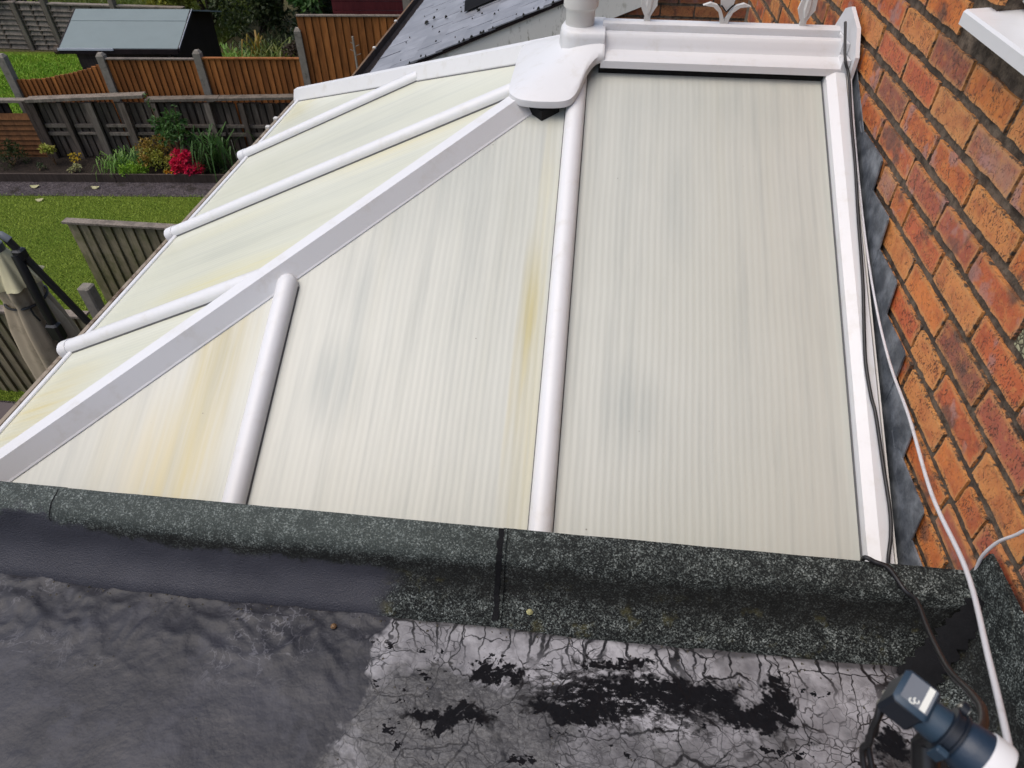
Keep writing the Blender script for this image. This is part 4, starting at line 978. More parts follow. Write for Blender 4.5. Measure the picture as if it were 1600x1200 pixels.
# brown lap panel at the left
lp = thing('brown_lap_fence', 'brown panel of horizontal lapped boards at the left of the flower bed', 'fence', gp(S(-9), 1.14))
for i in range(9):
    z = .0+i*.072; m = MB(); q = [(0, .05), (0, .062), (.082, .034), (.082, .028)]
    m.prism(q, lambda p: gp(S(-13.5), 1.10+.10-p[1]-.03, z+p[0]), lambda p: gp(S(-8.46), 1.10+.10-p[1]-.03, z+p[0])); m.build('board', M['panel_wood'], lp)
beam(lp, M['dark_wood'], S(-8.47), S(-8.42), 1.09, 1.16, 0, .84, 'edge_batten')
beam(lp, M['far_wood'], S(-13.5), S(-8.43), 1.10, 1.20, .815, .85, 'capping_rail')
vboards(lp, M['black_wood'], S(-13.5), S(-8.72), 1.17, .62, lambda s_: .81, .10, -.0, name='slat', gapf=.03)
# edging board of the bed
m = MB(); eb = thing('bed_edging', 'dark timber edging board along the flower bed', 'edging', gp(2, .42))
for a, b in ((-13.9,-7), (-6.99,-3.91), (-3.9,-.9), (-.89,1.4), (1.41,3.6), (3.61,6.5)): beam(eb, M['dark_wood'], a, b, .405, .435, 0, .115, 'board')

# grey-green fence standing on the lawn
def panel_xy(label, x0, x1, y, zb, zt, mat, group, n, tilt=0., name='mossy_fence'):
    f = thing(name, label, 'fence', (x0, y, G), group); w = (x1-x0)/n
    for i in range(n):
        a, b = x0+i*w, x0+(i+1)*w-.004; m = MB(); e = random.uniform(-.003, .003); bz = zb+random.uniform(-.012, .012)
        vs = [(a,y,bz), (b,y,bz), (b,y-.028,bz), (a,y-.008,bz), (a+e,y,zt), (b+e,y,zt), (b+e,y-.028,zt), (a+e,y-.008,zt)]
        m.add(vs, [(3,2,1,0), (4,5,6,7), (0,1,5,4), (1,2,6,5), (2,3,7,6), (3,0,4,7)]); m.build('board', M[mat], f)
    m = MB(); m.box((x0-.01,y-.055,zt), (x1+.02,y+.03,zt+.020)); m.build('capping_rail', M['far_wood'], f)
    m = MB(); m.box((x0,y+.002,zt-.25), (x1,y+.04,zt-.18)); m.box((x0,y+.002,zb+.1), (x1,y+.04,zb+.17)); m.build('rail', M['grey_wood'], f)
    m = MB(); m.box((x0+.004,y+.003,zb), (x1-.02,y+.012,zt-.01)); m.build('gap_shade_board', M['black_wood'], f)  # added black layer behind the boards, stands in for shade in the joints
    return f
panel_xy('mossy grey-green fence panel standing out on the lawn beside the roof', -5.75, -4.05, 3.40, G+.02, -2.755, 'green_wood', 'algae-stained fence panels', 15)
panel_xy('shaded grey fence panel behind the closed parasol', -6.6, -4.80, 2.10, G, -2.825, 'green_wood', 'algae-stained fence panels', 18)
panel_xy('short mossy fence panel right of the parasol pole', -4.60, -3.6, 2.16, G, -2.86, 'green_wood', 'algae-stained fence panels', 9)
m = MB(); m.box((-4.745, 2.08, G-.2), (-4.645, 2.18, -2.545), .012); tag(m.build('concrete_post', M['concrete']), 'mossy concrete post between the parasol and the mossy fence panel', 'post', 'concrete fence posts')
# far lap fence
for i, (a, b, lab) in enumerate(((-13.6,-11.98,'grey lap fence panel at the far left edge above the bright lawn'), (-11.86,-11.33,'narrow grey lap fence panel left of the shed roof'), (-11.22,-9.95,'grey lap fence panel rising behind the left end of the shed roof'), (-9.82,-8.5,'grey lap fence panel rising behind the right end of the shed roof'))):
    f = thing('lap_fence', lab, 'fence', ((a+b)/2, 11.4, G), 'grey lap fence panels')
    for j in range(9):
        z = G+j*.089; m = MB(); wv = random.uniform(-.012, .012)
        m.prism([(0,-.045), (0,.004), (.100,.018), (.100,.008)], lambda p: (a, 11.4+p[1]-.02, z+p[0]), lambda p: (b, 11.4+p[1]-.02, z+p[0]+wv)); m.build('board', M['far_wood'], f)
    n = max(2, int((b-a)/.40))
    for j in range(n+1):
        x = a+.02+(b-a-.04)*j/n; m = MB(); m.box((x-.018,11.34,G), (x+.018,11.372,G+.81)); m.build('batten', M['grey_wood'], f)
    m = MB(); m.box((a,11.33,G+.82), (b,11.44,G+.845)); m.build('capping_rail', M['far_wood'], f)
for x, h_, lab in ((-11.92,.86,'concrete post at the far left between grey lap panels'), (-11.275,.93,'pale far post beside the left end of the shed'), (-9.885,1.15,'tall timber post rising above the far fence behind the shed')):
    m = MB(); m.box((x-.05,11.30,G-.2), (x+.05,11.42,G+h_), .01); tag(m.build('fence_post', M['far_wood']), lab, 'post', 'posts of the far fence')

# ------------------------------------------------------------------ sheds
sh = thing('garden_shed', 'dark garden shed with pale green felt roof', 'shed', gp(1.0, 2.9))
s0, s1, d0, d1 = .22, 1.92, 2.29, 3.75; ze, zr = 1.20, 1.52; dm = 2.98
s0, s1 = S(-8.13), S(-6.72)
d0 = 2.22; dm = 2.90; d1 = 3.95; ze = 1.255; zr = 1.51
def quadprism(parent, name, mat, pts, off):
    m = MB(); a = [Vector(p) for p in pts]; b = [p+Vector(off) for p in a]; n = len(a)
    m.add(a+b, [tuple(range(n)), tuple(range(2*n-1, n-1, -1))]+[(i, i+n, (i+1)%n+n, (i+1)%n) for i in range(n)]); return m.build(name, mat, parent)
for i in range(9):                                                    # front weatherboards
    z = i*.132; beam(sh, M['dark_wood'], s0, s1, d0-.012+.004*(i%2), d0+.03, z, z+.127, 'board')
quadprism(sh, 'gable_wall', M['black_wood'], [gp(s1,d0,0), gp(s1,d1,0), gp(s1,d1,ze-.02), gp(s1,dm,zr-.03), gp(s1,d0,ze-.02)], DU*-.03)
quadprism(sh, 'gable_wall', M['black_wood'], [gp(s0,d0,0), gp(s0,d1,0), gp(s0,d1,ze-.02), gp(s0,dm,zr-.03), gp(s0,d0,ze-.02)], DU*.03)
quadprism(sh, 'back_wall', M['black_wood'], [gp(s0,d1,0), gp(s1,d1,0), gp(s1,d1,ze), gp(s0,d1,ze)], DN*-.02)
e0, e1 = s0-.16, s1+.15
rf = quadprism(sh, 'roof', M['shed_felt'], [gp(e0,d0-.10,ze-.055), gp(e1,d0-.10,ze-.055), gp(e1,dm,zr), gp(e0,dm,zr)], (0,0,.018))
quadprism(sh, 'roof', M['shed_felt'], [gp(e0,d1+.10,ze-.055), gp(e1,d1+.10,ze-.055), gp(e1,dm,zr), gp(e0,dm,zr)], (0,0,.018))
quadprism(sh, 'felt_lap', M['shed_felt'], [gp(e0+.003,d0+.44,ze-.055+.54*(zr-ze+.055)/.78+.019), gp(e1-.003,d0+.44,ze-.055+.54*(zr-ze+.055)/.78+.019), gp(e1-.003,dm-.003,zr+.019), gp(e0+.003,dm-.003,zr+.019)], (0,0,.005))
quadprism(sh, 'barge_board', M['black_wood'], [gp(e1,d0-.10,ze-.09), gp(e1,d0-.10,ze-.035), gp(e1,dm,zr+.02), gp(e1,dm,zr-.04)], DU*.022); quadprism(sh, 'barge_board', M['black_wood'], [gp(e0,d0-.10,ze-.09), gp(e0,d0-.10,ze-.035), gp(e0,dm,zr+.02), gp(e0,dm,zr-.04)], DU*-.022)
quadprism(sh, 'felt_edge', M['trim_white'], [gp(e1+.023,d0-.10,ze-.040), gp(e1+.023,d0-.10,ze-.025), gp(e1+.023,dm,zr+.03), gp(e1+.023,dm,zr+.015)], DU*.006)
beam(sh, M['black_wood'], e0, e1, d0-.125, d0-.102, ze-.11, ze-.045, 'fascia'); beam(sh, M['trim_white'], e0-.01, e0+.80, d0-.135, d0-.126, ze-.060, ze-.030, 'eaves_trim')
beam(sh, M['grey_wood'], s1-.06, s1-.02, d0-.04, d0-.013, 0, ze-.1, 'corner_batten')
ms = thing('maroon_shed', 'maroon painted boarded shed above the tall brown fence', 'shed', gp(S(-3.7), 2.1))
a, b = S(-4.19), S(-3.20)
for i in range(11): beam(ms, M['maroon_wood'], a, b, 1.93+.005*(i%2), 1.97, 1.2+i*.115, 1.2+i*.115+.109, 'board')
quadprism(ms, 'side_wall', M['maroon_wood'], [gp(a,1.94,0), gp(a,3.4,0), gp(a,3.4,2.4), gp(a,1.94,2.4)], DU*.03); quadprism(ms, 'side_wall', M['maroon_wood'], [gp(b,1.94,0), gp(b,3.4,0), gp(b,3.4,2.4), gp(b,1.94,2.4)], DU*-.03)
quadprism(ms, 'base_board', M['maroon_wood'], [gp(a,1.95,0), gp(b,1.95,0), gp(b,1.95,1.2), gp(a,1.95,1.2)], DN*.02)
quadprism(ms, 'roof', M['shed_felt'], [gp(a-.1,1.8,2.42), gp(b+.1,1.8,2.42), gp(b+.1,3.5,2.6), gp(a-.1,3.5,2.6)], (0,0,.03))

# ------------------------------------------------------------------ closed parasol
pc = Vector((-4.03, 1.0, -1.42))
pa = thing('closed_parasol', 'folded beige cantilever parasol with black pole beside the roof edge', 'parasol', (-4.0, 1.0, G))
def folded(c, prof, folds, depth, seed, seg=72):
    """prof: (z, radius) from top down; a tube of cloth gathered in folds"""
    vs = []; fs = []; r_ = random.Random(seed); ph = [r_.uniform(0, 6.28) for _ in range(4)]
    for i, (z, rad, fd) in enumerate(prof):
        for k in range(seg):
            t_ = 2*math.pi*k/seg
            f = math.sin(folds*t_+ph[0]+.25*math.sin(i*.7)); f2 = math.sin((folds*2+1)*t_+ph[1]+i*.12)
            q = rad*(1+fd*(.75*f+.25*f2)); vs.append((c[0]+q*math.cos(t_), c[1]+q*math.sin(t_), c[2]+z+(.03*fd*f if i == len(prof)-1 else 0)))
    for i in range(len(prof)-1):
        for k in range(seg): fs.append((i*seg+k, i*seg+(k+1)%seg, (i+1)*seg+(k+1)%seg, (i+1)*seg+k))
    m = MB(); m.add(vs, fs); return m
prof = [(-.16,.075,.05), (-.25,.10,.12), (-.31,.105,.2), (-.36,.098,.22), (-.42,.112,.25), (-.55,.135,.26), (-.75,.155,.24), (-.95,.165,.22), (-1.2,.165,.2), (-1.45,.155,.2), (-1.6,.14,.25)]
cn = folded(pc, prof, 5, .2, 3).build('canopy', M['canvas'], pa, smooth=60)
prof = [(-.035,.032,.02), (-.06,.045,.06), (-.11,.066,.10), (-.17,.090,.16), (-.225,.120,.22), (-.25,.134,.26)]
folded(pc, prof, 6, .2, 8).build('top_flap', M['canvas_top'], cn, smooth=60)
m = MB(); ring = [(pc.x+.112*math.cos(t_)*1.02, pc.y+.112*math.sin(t_)*1.02, pc.z-.365+.012*math.sin(t_)) for t_ in np.linspace(0, 2*math.pi, 33)]
m.tube(ring, .008, 6, False); m.tube([(pc.x+.075, pc.y-.088, pc.z-.37), (pc.x+.09, pc.y-.10, pc.z-.42), (pc.x+.105, pc.y-.10, pc.z-.46)], .006, 6); m.build('tie_strap', M['black_metal'], cn)
m = MB(); m.lathe([(.030,-.06), (.040,-.045), (.040,-.005), (.026,.0), (.022,.035), (.012,.042)], pc, 16); m.build('hub', M['grey_metal'], pa, smooth=40)
m = MB(); m.tube([(pc.x,pc.y,pc.z+.03), (pc.x+.03,pc.y,pc.z+.055), (pc.x+.075,pc.y+.002,pc.z+.052), (pc.x+.105,pc.y+.004,pc.z+.02)], .021, 10); m.build('elbow', M['grey_metal'], pa, smooth=50)
m = MB(); m.tube([(pc.x+.085,pc.y+.004,pc.z+.04), (pc.x+.145,pc.y+.006,pc.z-.11), (pc.x+.31,pc.y+.01,pc.z-.56), (pc.x+.44,pc.y+.012,pc.z-.95)], .021, 8); m.build('arm', M['black_metal'], pa, smooth=40)
m = MB(); m.lathe([(.014,-.012), (.030,-.012), (.032,.012), (.014,.012)], (0,0,0), 14); mk = m.build('lock_knob', M['black_metal'], pa); mk.location = Vector((pc.x+.135, pc.y-.02, pc.z+.035))-pa.location; mk.rotation_euler = (.5, 1.1, 0)
m = MB(); m.box((pc.x+.095,pc.y-.030,pc.z-.10), (pc.x+.155,pc.y+.030,pc.z-.03), .010); m.build('arm_joint', M['black_metal'], pa)
m = MB(); m.tube([(pc.x+.115,pc.y-.02,pc.z-.06), (pc.x+.155,pc.y-.075,pc.z-.3), (pc.x+.165,pc.y-.09,pc.z-.6), (pc.x+.165,pc.y-.09,G)], .026, 10); m.build('mast', M['black_metal'], pa, smooth=40)
m = MB(); m.box((pc.x-.3,pc.y-.55,G), (pc.x+.63,pc.y+.37,G+.07), .02); m.build('base', M['grey_metal'], pa)
m = MB(); m.box((pc.x+.12,pc.y-.12,pc.z-.60), (pc.x+.20,pc.y-.06,pc.z-.48), .012); m.build('crank_box', M['black_metal'], pa)
# covered garden furniture at the very left
m = MB(); m.prism([(-5.6,.55), (-4.86,.70), (-4.84,1.16), (-4.92,1.24), (-5.7,1.28)], lambda p: (p[0]-.03, p[1], G), lambda p: (p[0], p[1], -3.02+.02*nz(p[0], p[1], 0, 5)))
tag(m.build('garden_furniture', M['cover']), 'dark brown garden furniture corner below the grey fence', 'furniture')
m = MB(); m.box((-8.5, -1.1, G), (-2.5, 1.95, G+.006)); tag(m.build('patio', M['path']), kind='structure')

# ------------------------------------------------------------------ plants
def leafmesh(name, mat, parent, pts, size, elong=1.6, tilt=.6, fold=.15):
    """one mesh of many small folded leaves at the given points; pts = (position, outward direction)"""
    m_v = []; m_f = []
    for p, o_ in pts:
        L = size*random.uniform(.6, 1.3); W = L/elong*.5
        d = (Vector(o_).normalized()+Vector((random.gauss(0, tilt), random.gauss(0, tilt), random.gauss(0, tilt)*.7))).normalized()
        s_ = d.cross(Vector((random.gauss(0,.5), random.gauss(0,.5), 1))).normalized(); u = s_.cross(d)
        p = Vector(p); n = len(m_v); mid = p+d*L*.45+u*L*fold*.4
        m_v += [p, mid+s_*W+u*W*.3, p+d*L-u*L*fold, mid-s_*W+u*W*.3]; m_f += [(n, n+1, n+2), (n, n+2, n+3)]
    m = MB(); m.add(m_v, m_f); org = parent.location if parent else Vector((0,0,0))
    me = bpy.data.meshes.new(name); me.from_pydata([tuple(Vector(v)-org) for v in m.v], [], m.f); me.update(); me.materials.append(mat)
    o = bpy.data.objects.new(name, me); COL.objects.link(o); o.parent = parent; return o
def lobes(c, r, n, k, squash=1., seed=0):
    """points through clumps spread over a crown"""
    r_ = random.Random(seed); out = []; cl = []
    for _ in range(k):
        a = r_.uniform(0, 6.28); b = r_.uniform(-.5, 1.2); q = r_.uniform(.35, 1.)
        cl.append((Vector(c)+Vector((math.cos(a)*math.cos(b)*r*q, math.sin(a)*math.cos(b)*r*q, math.sin(b)*r*squash*q)), r*r_.uniform(.22, .42)))
    for _ in range(n):
        cc, rr = r_.choice(cl); d = Vector((r_.gauss(0,1), r_.gauss(0,1), r_.gauss(0,1)+.3)).normalized(); out.append((cc+d*rr*r_.uniform(.6, 1.05), d))
    return out
def shrub(name, label, base, r, h, mat, n, k, size, cat='shrub', group=None, stem='bark', elong=1.6, seed=0, squash=.8, stems=4):
    t_ = thing(name, label, cat, base, group); b = Vector(base); c = b+Vector((0,0,h))
    m = MB(); rr = random.Random(seed)
    for i in range(stems):
        a = rr.uniform(0, 6.28); e = c+Vector((math.cos(a)*r*.5, math.sin(a)*r*.5, rr.uniform(-.1, .3)*r))
        m.tube([b, b.lerp(e, .5)+Vector((rr.uniform(-.05,.05)*r, rr.uniform(-.05,.05)*r, 0)), e], [max(.006, r*.05), max(.004, r*.035), .003], 6)
    m.build('trunk' if cat == 'tree' else 'stem', M[stem], t_, smooth=40)
    leafmesh('crown' if cat == 'tree' else 'foliage', M[mat], t_, lobes(c, r, n, k, squash, seed), size, elong); return t_
P = lambda x, y, z=0: (x, y, G+.03+z)
shrub('fern', 'dark fern-like plant at the left edge of the flower bed', P(-8.93, 6.42), .20, .14, 'leaf_mid', 500, 10, .055, 'plant', stem='stem', elong=4, seed=1)
shrub('yellow_shrub', 'yellow-leaved twig plant in front of the dark fence post', P(-8.33, 6.50), .11, .20, 'leaf_yellow', 110, 5, .055, 'plant', stem='stem', seed=2)
shrub('yellow_flower', 'small yellow flowering plant on bare soil', P(-7.99, 6.50), .10, .10, 'petal_yellow', 60, 5, .035, 'plant', stem='stem', seed=3)
shrub('pale_leaved_plant', 'pale green low plant beside the bed edging', P(-7.93, 6.30), .07, .06, 'leaf_pale', 36, 4, .05, 'plant', stem='stem', seed=4)
def straps(name, label, base, n, L, w, mat, spread, seed, cat='plant', upr=.9):
    t_ = thing(name, label, cat, base); r_ = random.Random(seed); m = MB(); b = Vector(base)
    for i in range(n):
        a = r_.uniform(0, 6.28); o_ = b+Vector((r_.gauss(0,spread*.35), r_.gauss(0,spread*.3), 0)); l = L*r_.uniform(.6, 1.15); d = Vector((math.cos(a), math.sin(a), 0)); s_ = Vector((-d.y, d.x, 0))*w
        lean = r_.uniform(.35, .95); q = [o_, o_+d*l*.28*lean+Vector((0,0,l*.5*upr)), o_+d*l*.62*lean+Vector((0,0,l*.68*upr)), o_+d*l*.95*lean+Vector((0,0,l*(.55-.35*lean)*upr))]
        m.add([q[0]-s_*.6, q[0]+s_*.6, q[1]-s_, q[1]+s_, q[2]-s_*.8, q[2]+s_*.8, q[3]], [(0,1,3,2), (2,3,5,4), (4,5,6)])
    m.build('leaves', M[mat], t_); return t_
straps('strap_leaf_plant', 'arching clump of long green strap leaves in the flower bed', P(-7.27, 6.46), 150, .34, .006, 'leaf_strap', .42, 5)
straps('strap_leaf_plant', 'darker clump of strap leaves just behind the arching clump', P(-7.08, 6.60), 90, .34, .006, 'leaf', .34, 6)
shrub('golden_shrub', 'golden orange-tinged shrub against the grey fence', P(-6.83, 6.62), .27, .20, 'leaf_gold', 750, 13, .040, seed=7)
shrub('golden_shrub', 'dull green-gold shrub beside the lime mound', P(-6.70, 6.50), .20, .14, 'leaf_yellow', 420, 10, .038, seed=17)
shrub('lime_mound', 'small bright lime-green mound at the bed edge', P(-7.02, 6.27), .165, .085, 'leaf_lime', 800, 12, .030, 'plant', seed=8, squash=.45)
shrub('orange_flower', 'tiny orange-yellow flower near the red azalea', P(-6.54, 6.33), .06, .05, 'petal_orange', 40, 3, .034, 'plant', stem='stem', seed=9)
shrub('azalea', 'bright crimson azalea in full bloom', P(-6.25, 6.36), .185, .18, 'petal_red', 1300, 14, .040, seed=10, squash=1.1)
tp = shrub('tall_leafy_plant', 'tall green leafy plant with thick pale stem in front of the grey fence', P(-6.46, 6.62), .27, .46, 'leaf', 520, 14, .075, 'plant', stem='stem', seed=11, squash=1.0, elong=2.2, stems=3)
m = MB(); b = Vector(P(-6.46, 6.62)); m.tube([b, b+Vector((.01,0,.28)), b+Vector((-.01,.01,.5))], [.026,.022,.012], 8)
for dx, h_ in ((-.20,.98), (.02,.80), (.16,.86)): m.tube([b+Vector((dx*.3,0,.35)), b+Vector((dx*.8,0,.65)), b+Vector((dx,0,h_))], [.007,.005,.003], 5)
m.build('stalk', M['stem'], tp)
sp_ = []
for dx, h_ in ((-.20,.98), (.02,.80), (.16,.86)):
    for i in range(40): f = random.random(); sp_.append((b+Vector((dx*(.6+.4*f), 0, .5+(h_-.48)*f)), (random.gauss(0,1), random.gauss(0,1), .6)))
tag(leafmesh('spires', M['leaf'], tp, sp_, .05, 1.8), kind='stuff')
straps('upright_leaf_clump', 'dark upright grassy clump right of the tall leafy plant', P(-5.98, 6.60), 80, .58, .010, 'leaf', .42, 12, upr=1.25)
shrub('leafy_plant', 'dark low leafy plant between the azalea and the roof edge', P(-6.02, 6.48), .17, .16, 'leaf_mid', 300, 8, .05, 'plant', seed=13)
shrub('seedling', 'small seedling on bare soil right of the fern', P(-8.45, 6.30), .07, .04, 'leaf_mid', 40, 4, .035, 'plant', stem='stem', seed=14)
shrub('seedling', 'small seedling at the bed edge next to the roof', P(-5.78, 6.42), .07, .05, 'leaf_mid', 40, 4, .04, 'plant', stem='stem', seed=15)
def fallen(label, x, y, r_, a):
    m = MB(); pts = [(math.cos(t_)*r_*(1+.2*math.sin(3*t_)), math.sin(t_)*r_*.55) for t_ in np.linspace(0, 6.28, 13)[:-1]]
    m.prism(pts, lambda p: (x+p[0]*math.cos(a)-p[1]*math.sin(a), y+p[0]*math.sin(a)+p[1]*math.cos(a), G+.008+.02*(p[0]/r_)**2), lambda p: (x+p[0]*math.cos(a)-p[1]*math.sin(a), y+p[0]*math.sin(a)+p[1]*math.cos(a), G+.0105+.02*(p[0]/r_)**2))
    tag(m.build('fallen_leaf', M['leaf_pale']), label, 'leaf', 'fallen leaves')
fallen('pale fallen leaf on the path, left one', -8.25, 5.87, .06, .2); fallen('pale fallen leaf on the path, right one', -7.41, 5.93, .055, .1); fallen('pale fallen leaf lying on the lawn edge', -7.95, 5.52, .05, .4)
m = MB(); m.tube([(-5.60, 6.55, G), (-5.60, 6.55, G+.5)], .004, 6); tag(m.build('garden_cane', M['twig']), 'thin pale cane standing up beside the roof bar', 'cane')
c = gp(S(-3.82), OD-.08); m = MB(); m.tube([c, c+Vector((-.012,0,1.62))], [.010,.016], 6)
for z, dx in ((1.38,.07), (1.43,-.07), (1.49,.06), (1.52,-.05)): m.tube([c+Vector((-.01,0,z)), c+Vector((dx,0,z+.03))], .004, 5)
tag(m.build('dead_stalk', M['twig']), 'pale dead plant stalk in front of the tall brown fence', 'stalk')
m = MB(); m.lathe([(.0,0), (.10,.0), (.12,.05), (.11,.09), (.07,.13), (.0,.14)], (-11.25, 11.2, G), 9); tag(m.build('dark_clump', M['bark']), 'dark bush stump at the foot of the far lap fence', 'bush')
# rough ground, grasses and dark trees beyond the shed
straps('rough_grass', 'pale green tuft of rough grass beyond the brown fence', (-6.55, 10.9, G), 170, .55, .011, 'leaf_grass', .9, 21, 'grass tuft')
straps('rough_grass', 'low green tuft next to the shed gable', (-7.45, 11.0, G), 160, .36, .012, 'leaf_strap', 1.0, 22, 'grass tuft')
straps('rough_grass', 'darker tuft of grass in front of the dark trees', (-7.05, 11.5, G), 140, .5, .011, 'leaf_mid', .9, 23, 'grass tuft')
straps('dry_stalk', 'yellowed dry leaf stalks among the rough grass', (-7.05, 10.95, G), 7, .55, .018, 'leaf_gold', .12, 24, 'plant', upr=1.4)
shrub('rough_shrub', 'dull green shrub between the rough grass and the dark trees', (-7.6, 12.2, G), .75, .55, 'leaf_mid', 2400, 16, .085, group=None, seed=31)
shrub('rough_shrub', 'dark shrub beside the tall concrete post', (-5.9, 11.6, G), .75, .55, 'leaf_dark', 2400, 16, .085, seed=32)
shrub('brown_shrub', 'reddish brown dying shrub left of the tall concrete post', (-6.05, 10.75, G), .32, .25, 'bark', 500, 8, .07, seed=33)
shrub('garden_tree', 'dark tree behind the ridge of the shed', (-9.0, 13.2, G), 1.3, 1.5, 'leaf_mid', 6500, 26, .10, 'tree', 'dark trees behind the shed', seed=34, stems=6)
shrub('garden_tree', 'feathery dark tree right of the shed gable', (-7.7, 13.6, G), 1.35, 1.7, 'leaf_mid', 7000, 26, .09, 'tree', 'dark trees behind the shed', elong=3, seed=35, stems=6)
shrub('garden_tree', 'blackish tree at the top middle beyond the rough grass', (-6.2, 13.4, G), 1.5, 1.6, 'leaf_dark', 7500, 28, .11, 'tree', 'dark trees behind the shed', seed=36, stems=6)
shrub('garden_tree', 'fresh green leafy tree beside the maroon shed', (-5.55, 11.2, G), .75, 1.45, 'leaf', 3200, 18, .11, 'tree', 'dark trees behind the shed', seed=37, stems=5)
shrub('garden_tree', 'dark tree hanging over the far lap fence at the left', (-12.2, 11.9, G), .55, .85, 'leaf_dark', 1500, 12, .10, 'tree', seed=38)
shrub('garden_tree', 'yellow-green shrubby tree behind the shed beside the far fence', (-9.15, 12.2, G), .55, .75, 'leaf_yellow', 1500, 12, .09, 'tree', seed=39)
shrub('garden_tree', 'black shaded tree in the gap before the maroon shed', (-5.3, 12.6, G), 1.2, .9, 'leaf_dark', 5200, 22, .11, 'tree', 'dark trees behind the shed', seed=40, stems=5)

# ------------------------------------------------------------------ satellite receiver close to the camera
RT, UPV, FWD = Vector((.994,.109,0)), Vector((-.075,.683,.727)), Vector((-.079,.723,-.687))
lc = Vector((-.5245, -1.6405, -.0045)); LK = .60
lnb = thing('satellite_receiver', 'navy blue satellite receiver head with white feed cap in the lower right corner', 'satellite receiver', tuple(lc))
nr = (-FWD*.72+UPV*.62+RT*.06).normalized()                            # label side
ax = (RT*.78-UPV*.58-FWD*.50); ax = (ax-nr*ax.dot(nr)).normalized(); sd = ax.cross(nr).normalized()   # ax: towards the feed cap
L2 = lambda a, s_, n: lc+(ax*(a if a < .02 else .02+(a-.02)*.80)+sd*s_+nr*n)*LK
def local(m):
    m.v = [tuple(L2(*p)) for p in m.v]; return m
def rbox(a0, a1, w, n0, n1, bev):
    m = MB(); m.box((a0, -w, n0), (a1, w, n1), bev); return m
body = local(rbox(-.024, .024, .0265, -.056, .0, .006)).build('body', M['navy_dark'], lnb, smooth=40)
lid = local(rbox(-.0250, .0250, .0275, -.008, .0045, .0055)).build('lid', M['navy_top'], lnb, smooth=40)
m = MB(); m.box((-.0185,-.0205,.0045), (.0185,.0205,.0053)); local(m).build('label_plate', M['plate'], lid)
sg = 1 if sd.dot(RT) > 0 else -1                                       # which way along sd is up-right
m = MB(); m.box((.0070,-.0200,.0053), (.0150,.0200,.0058)); local(m).build('label_strip', M['print'], lid)
for a, b, r0 in ((-.004,-.0165,.0034), (.0005,-.0120,.0034)):           # CE mark
    m = MB(); pts = [L2(a+r0*math.sin(t_), sg*(b+r0*math.cos(t_)), .0056) for t_ in np.linspace(.7, 5.6, 9)]; m.tube(pts, .0006, 5); m.build('printed_mark', M['print'], lid)
def lat(prof, name, mat, seg=28, n0=-.026, par=lnb):
    m = MB(); vs = []; k = len(prof)
    for a, r_ in prof:
        for i in range(seg): t_ = 2*math.pi*i/seg; vs.append((a, r_*math.cos(t_), n0+r_*math.sin(t_)))
    fs = [(j*seg+i, j*seg+(i+1)%seg, (j+1)*seg+(i+1)%seg, (j+1)*seg+i) for j in range(k-1) for i in range(seg)]+[tuple(range(seg)), tuple(range((k-1)*seg, k*seg))]
    m.add(vs, fs); return local(m).build(name, mat, par, smooth=40)
lat([(.016,.024), (.030,.0255), (.056,.0265), (.060,.0265)], 'neck', M['navy_top'])
clampo = lat([(.054,.029), (.055,.0345), (.059,.0345), (.060,.0315), (.072,.0315), (.073,.0350), (.077,.0350), (.078,.029)], 'clamp', M['navy_dark'])
m = MB(); m.tube([(.060,sg*.038,-.016), (.072,sg*.038,-.016)], .0105, 14); m.box((.0600,sg*.038-.010,-.030), (.0720,sg*.038+.002,-.008), .002); local(m).build('clamp_lug', M['navy_dark'], clampo, smooth=40)
m = MB(); m.tube([(.0580,sg*.038,-.012), (.0600,sg*.038,-.012)], .0040, 8); m.tube([(.072,sg*.038,-.014), (.0745,sg*.038,-.014)], .0045, 8); local(m).build('bolt', M['steel'], clampo)
m = MB(); m.box((.056,-sg*.036-.005,-.040), (.076,-sg*.036+.005,-.012), .002); local(m).build('clamp_hinge', M['navy_top'], clampo)
lat([(.076,.029), (.082,.0325), (.100,.0355), (.119,.0370)], 'feed_horn', M['navy'])
lat([(.1165,.0380), (.1172,.0388), (.142,.0398), (.149,.038), (.152,.033)], 'feed_cap', M['cap'])
lat([(.1515,.0325), (.1528,.0325)], 'cap_face', M['bronze'])
for s_ in (-.014, .004):
    m = MB(); m.tube([(-.014,s_,-.050), (-.016,s_,-.070)], .006, 8); local(m).build('connector', M['steel'], body)
m = MB(); m.tube([L2(.066,0,-.054), L2(.066,.0,-.085), lc+Vector((.03,-.22,-.22)), lc+Vector((.30,-.55,-.30)), Vector((-.005,-2.30,-.34))], .011, 10); m.build('arm', M['black_metal'], lnb, smooth=40)
def cable(name, label, pts, r_, mat, n=8):
    m = MB(); m.tube(smoothpath(pts, n), r_, 8); return tag(m.build(name, M[mat], smooth=60), label, 'cable')
for i, (s_, lab) in enumerate(((-.014,'short black lead hanging from the receiver, left one'), (.004,'short black lead hanging from the receiver, right one'))):
    p0 = L2(-.016, s_, -.070)
    cable('receiver_lead', lab, [p0, p0-UPV*.012-RT*.003, p0-UPV*.035-RT*.006+FWD*.006, p0-UPV*.09-RT*.002+FWD*.01, Vector((-.45, -1.95, -.25)), Vector((-.03,-2.25,-.5))], .0030, 'cable_black')
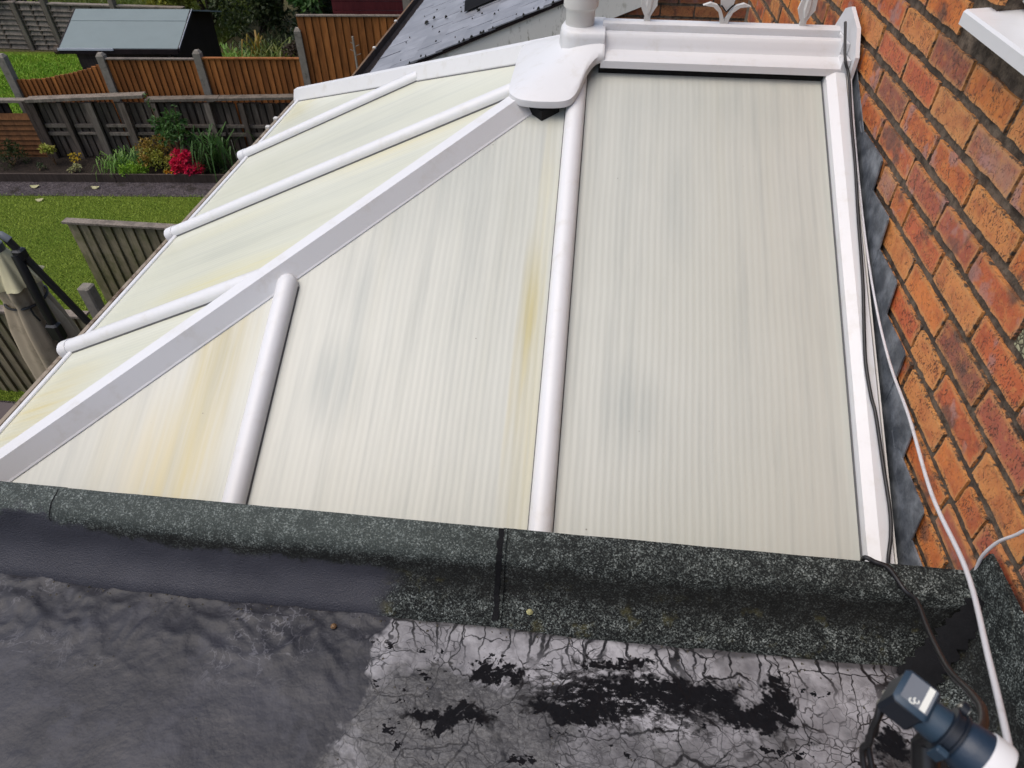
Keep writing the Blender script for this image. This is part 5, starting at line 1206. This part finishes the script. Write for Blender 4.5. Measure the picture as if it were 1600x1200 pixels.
# leads lying on the roof
cable('black_cable', 'thin black cable running down the white wall bar and over the felt kerb',
      [(-.046,.50,-.06), (-.046,.40,-.135), (-.030,.361,-.178), (-.035,.214,-.251), (-.037,.064,-.323), (-.043,-.116,-.411), (-.045,-.21,-.456), (-.048,-.301,-.500), (-.056,-.423,-.560), (-.060,-.506,-.599), (-.055,-.585,-.637), (-.048,-.632,-.659), (-.042,-.75,-.716), (-.037,-.849,-.763), (-.041,-.904,-.790), (-.052,-.955,-.815),
       (-.075,-1.03,-.80), (-.14,-1.085,-.76), (-.20,-1.098,-.66), (-.222,-1.104,-.597), (-.205,-1.115,-.591), (-.182,-1.126,-.592), (-.160,-1.165,-.602), (-.158,-1.20,-.580), (-.20,-1.30,-.505), (-.26,-1.42,-.39), (-.345,-1.535,-.22), (-.40,-1.60,-.13), (-.45,-1.67,-.10), (-.44,-1.85,-.2)], .0046, 'cable_black')
cable('white_cable', 'long white cable hanging from the ridge past the brick wall towards the camera',
      [(-.018,.46,-.10), (-.018,.39,-.172), (-.020,.323,-.212), (-.024,.103,-.320), (-.023,-.157,-.444), (-.026,-.38,-.520), (-.055,-.60,-.520), (-.139,-.881,-.416), (-.221,-1.152,-.327), (-.29,-1.365,-.223), (-.37,-1.536,-.131), (-.427,-1.645,-.065), (-.457,-1.705,-.037), (-.47,-1.85,-.05), (-.2,-2.2,-.3)], .0032, 'cable_white')
cable('white_cable', 'short white cable rising from the kerb end across the bricks', [(-.012,-1.118,-.62), (-.022,-1.113,-.575), (-.030,-1.115,-.532), (-.030,-1.121,-.484), (-.028,-1.136,-.44), (-.026,-1.143,-.414), (-.02,-1.17,-.34), (-.02,-1.2,-.1)], .0032, 'cable_white')
# litter on the flat roof
m = MB(); m.lathe([(.0,0), (.005,.001), (.0065,.004), (.004,.007), (.0,.008)], (-1.265, -1.285, deckz(-1.265,-1.285)), 8); tag(m.build('pebble', M['stem']), 'tiny reddish pebble on the grey roof coating', 'pebble')
m = MB(); m.lathe([(.0,0), (.006,.001), (.0075,.005), (.004,.009), (.0,.010)], (-.868, -1.222, -.727), 8); tag(m.build('snail', M['leaf_pale']), 'tiny pale snail on the felt kerb', 'snail')
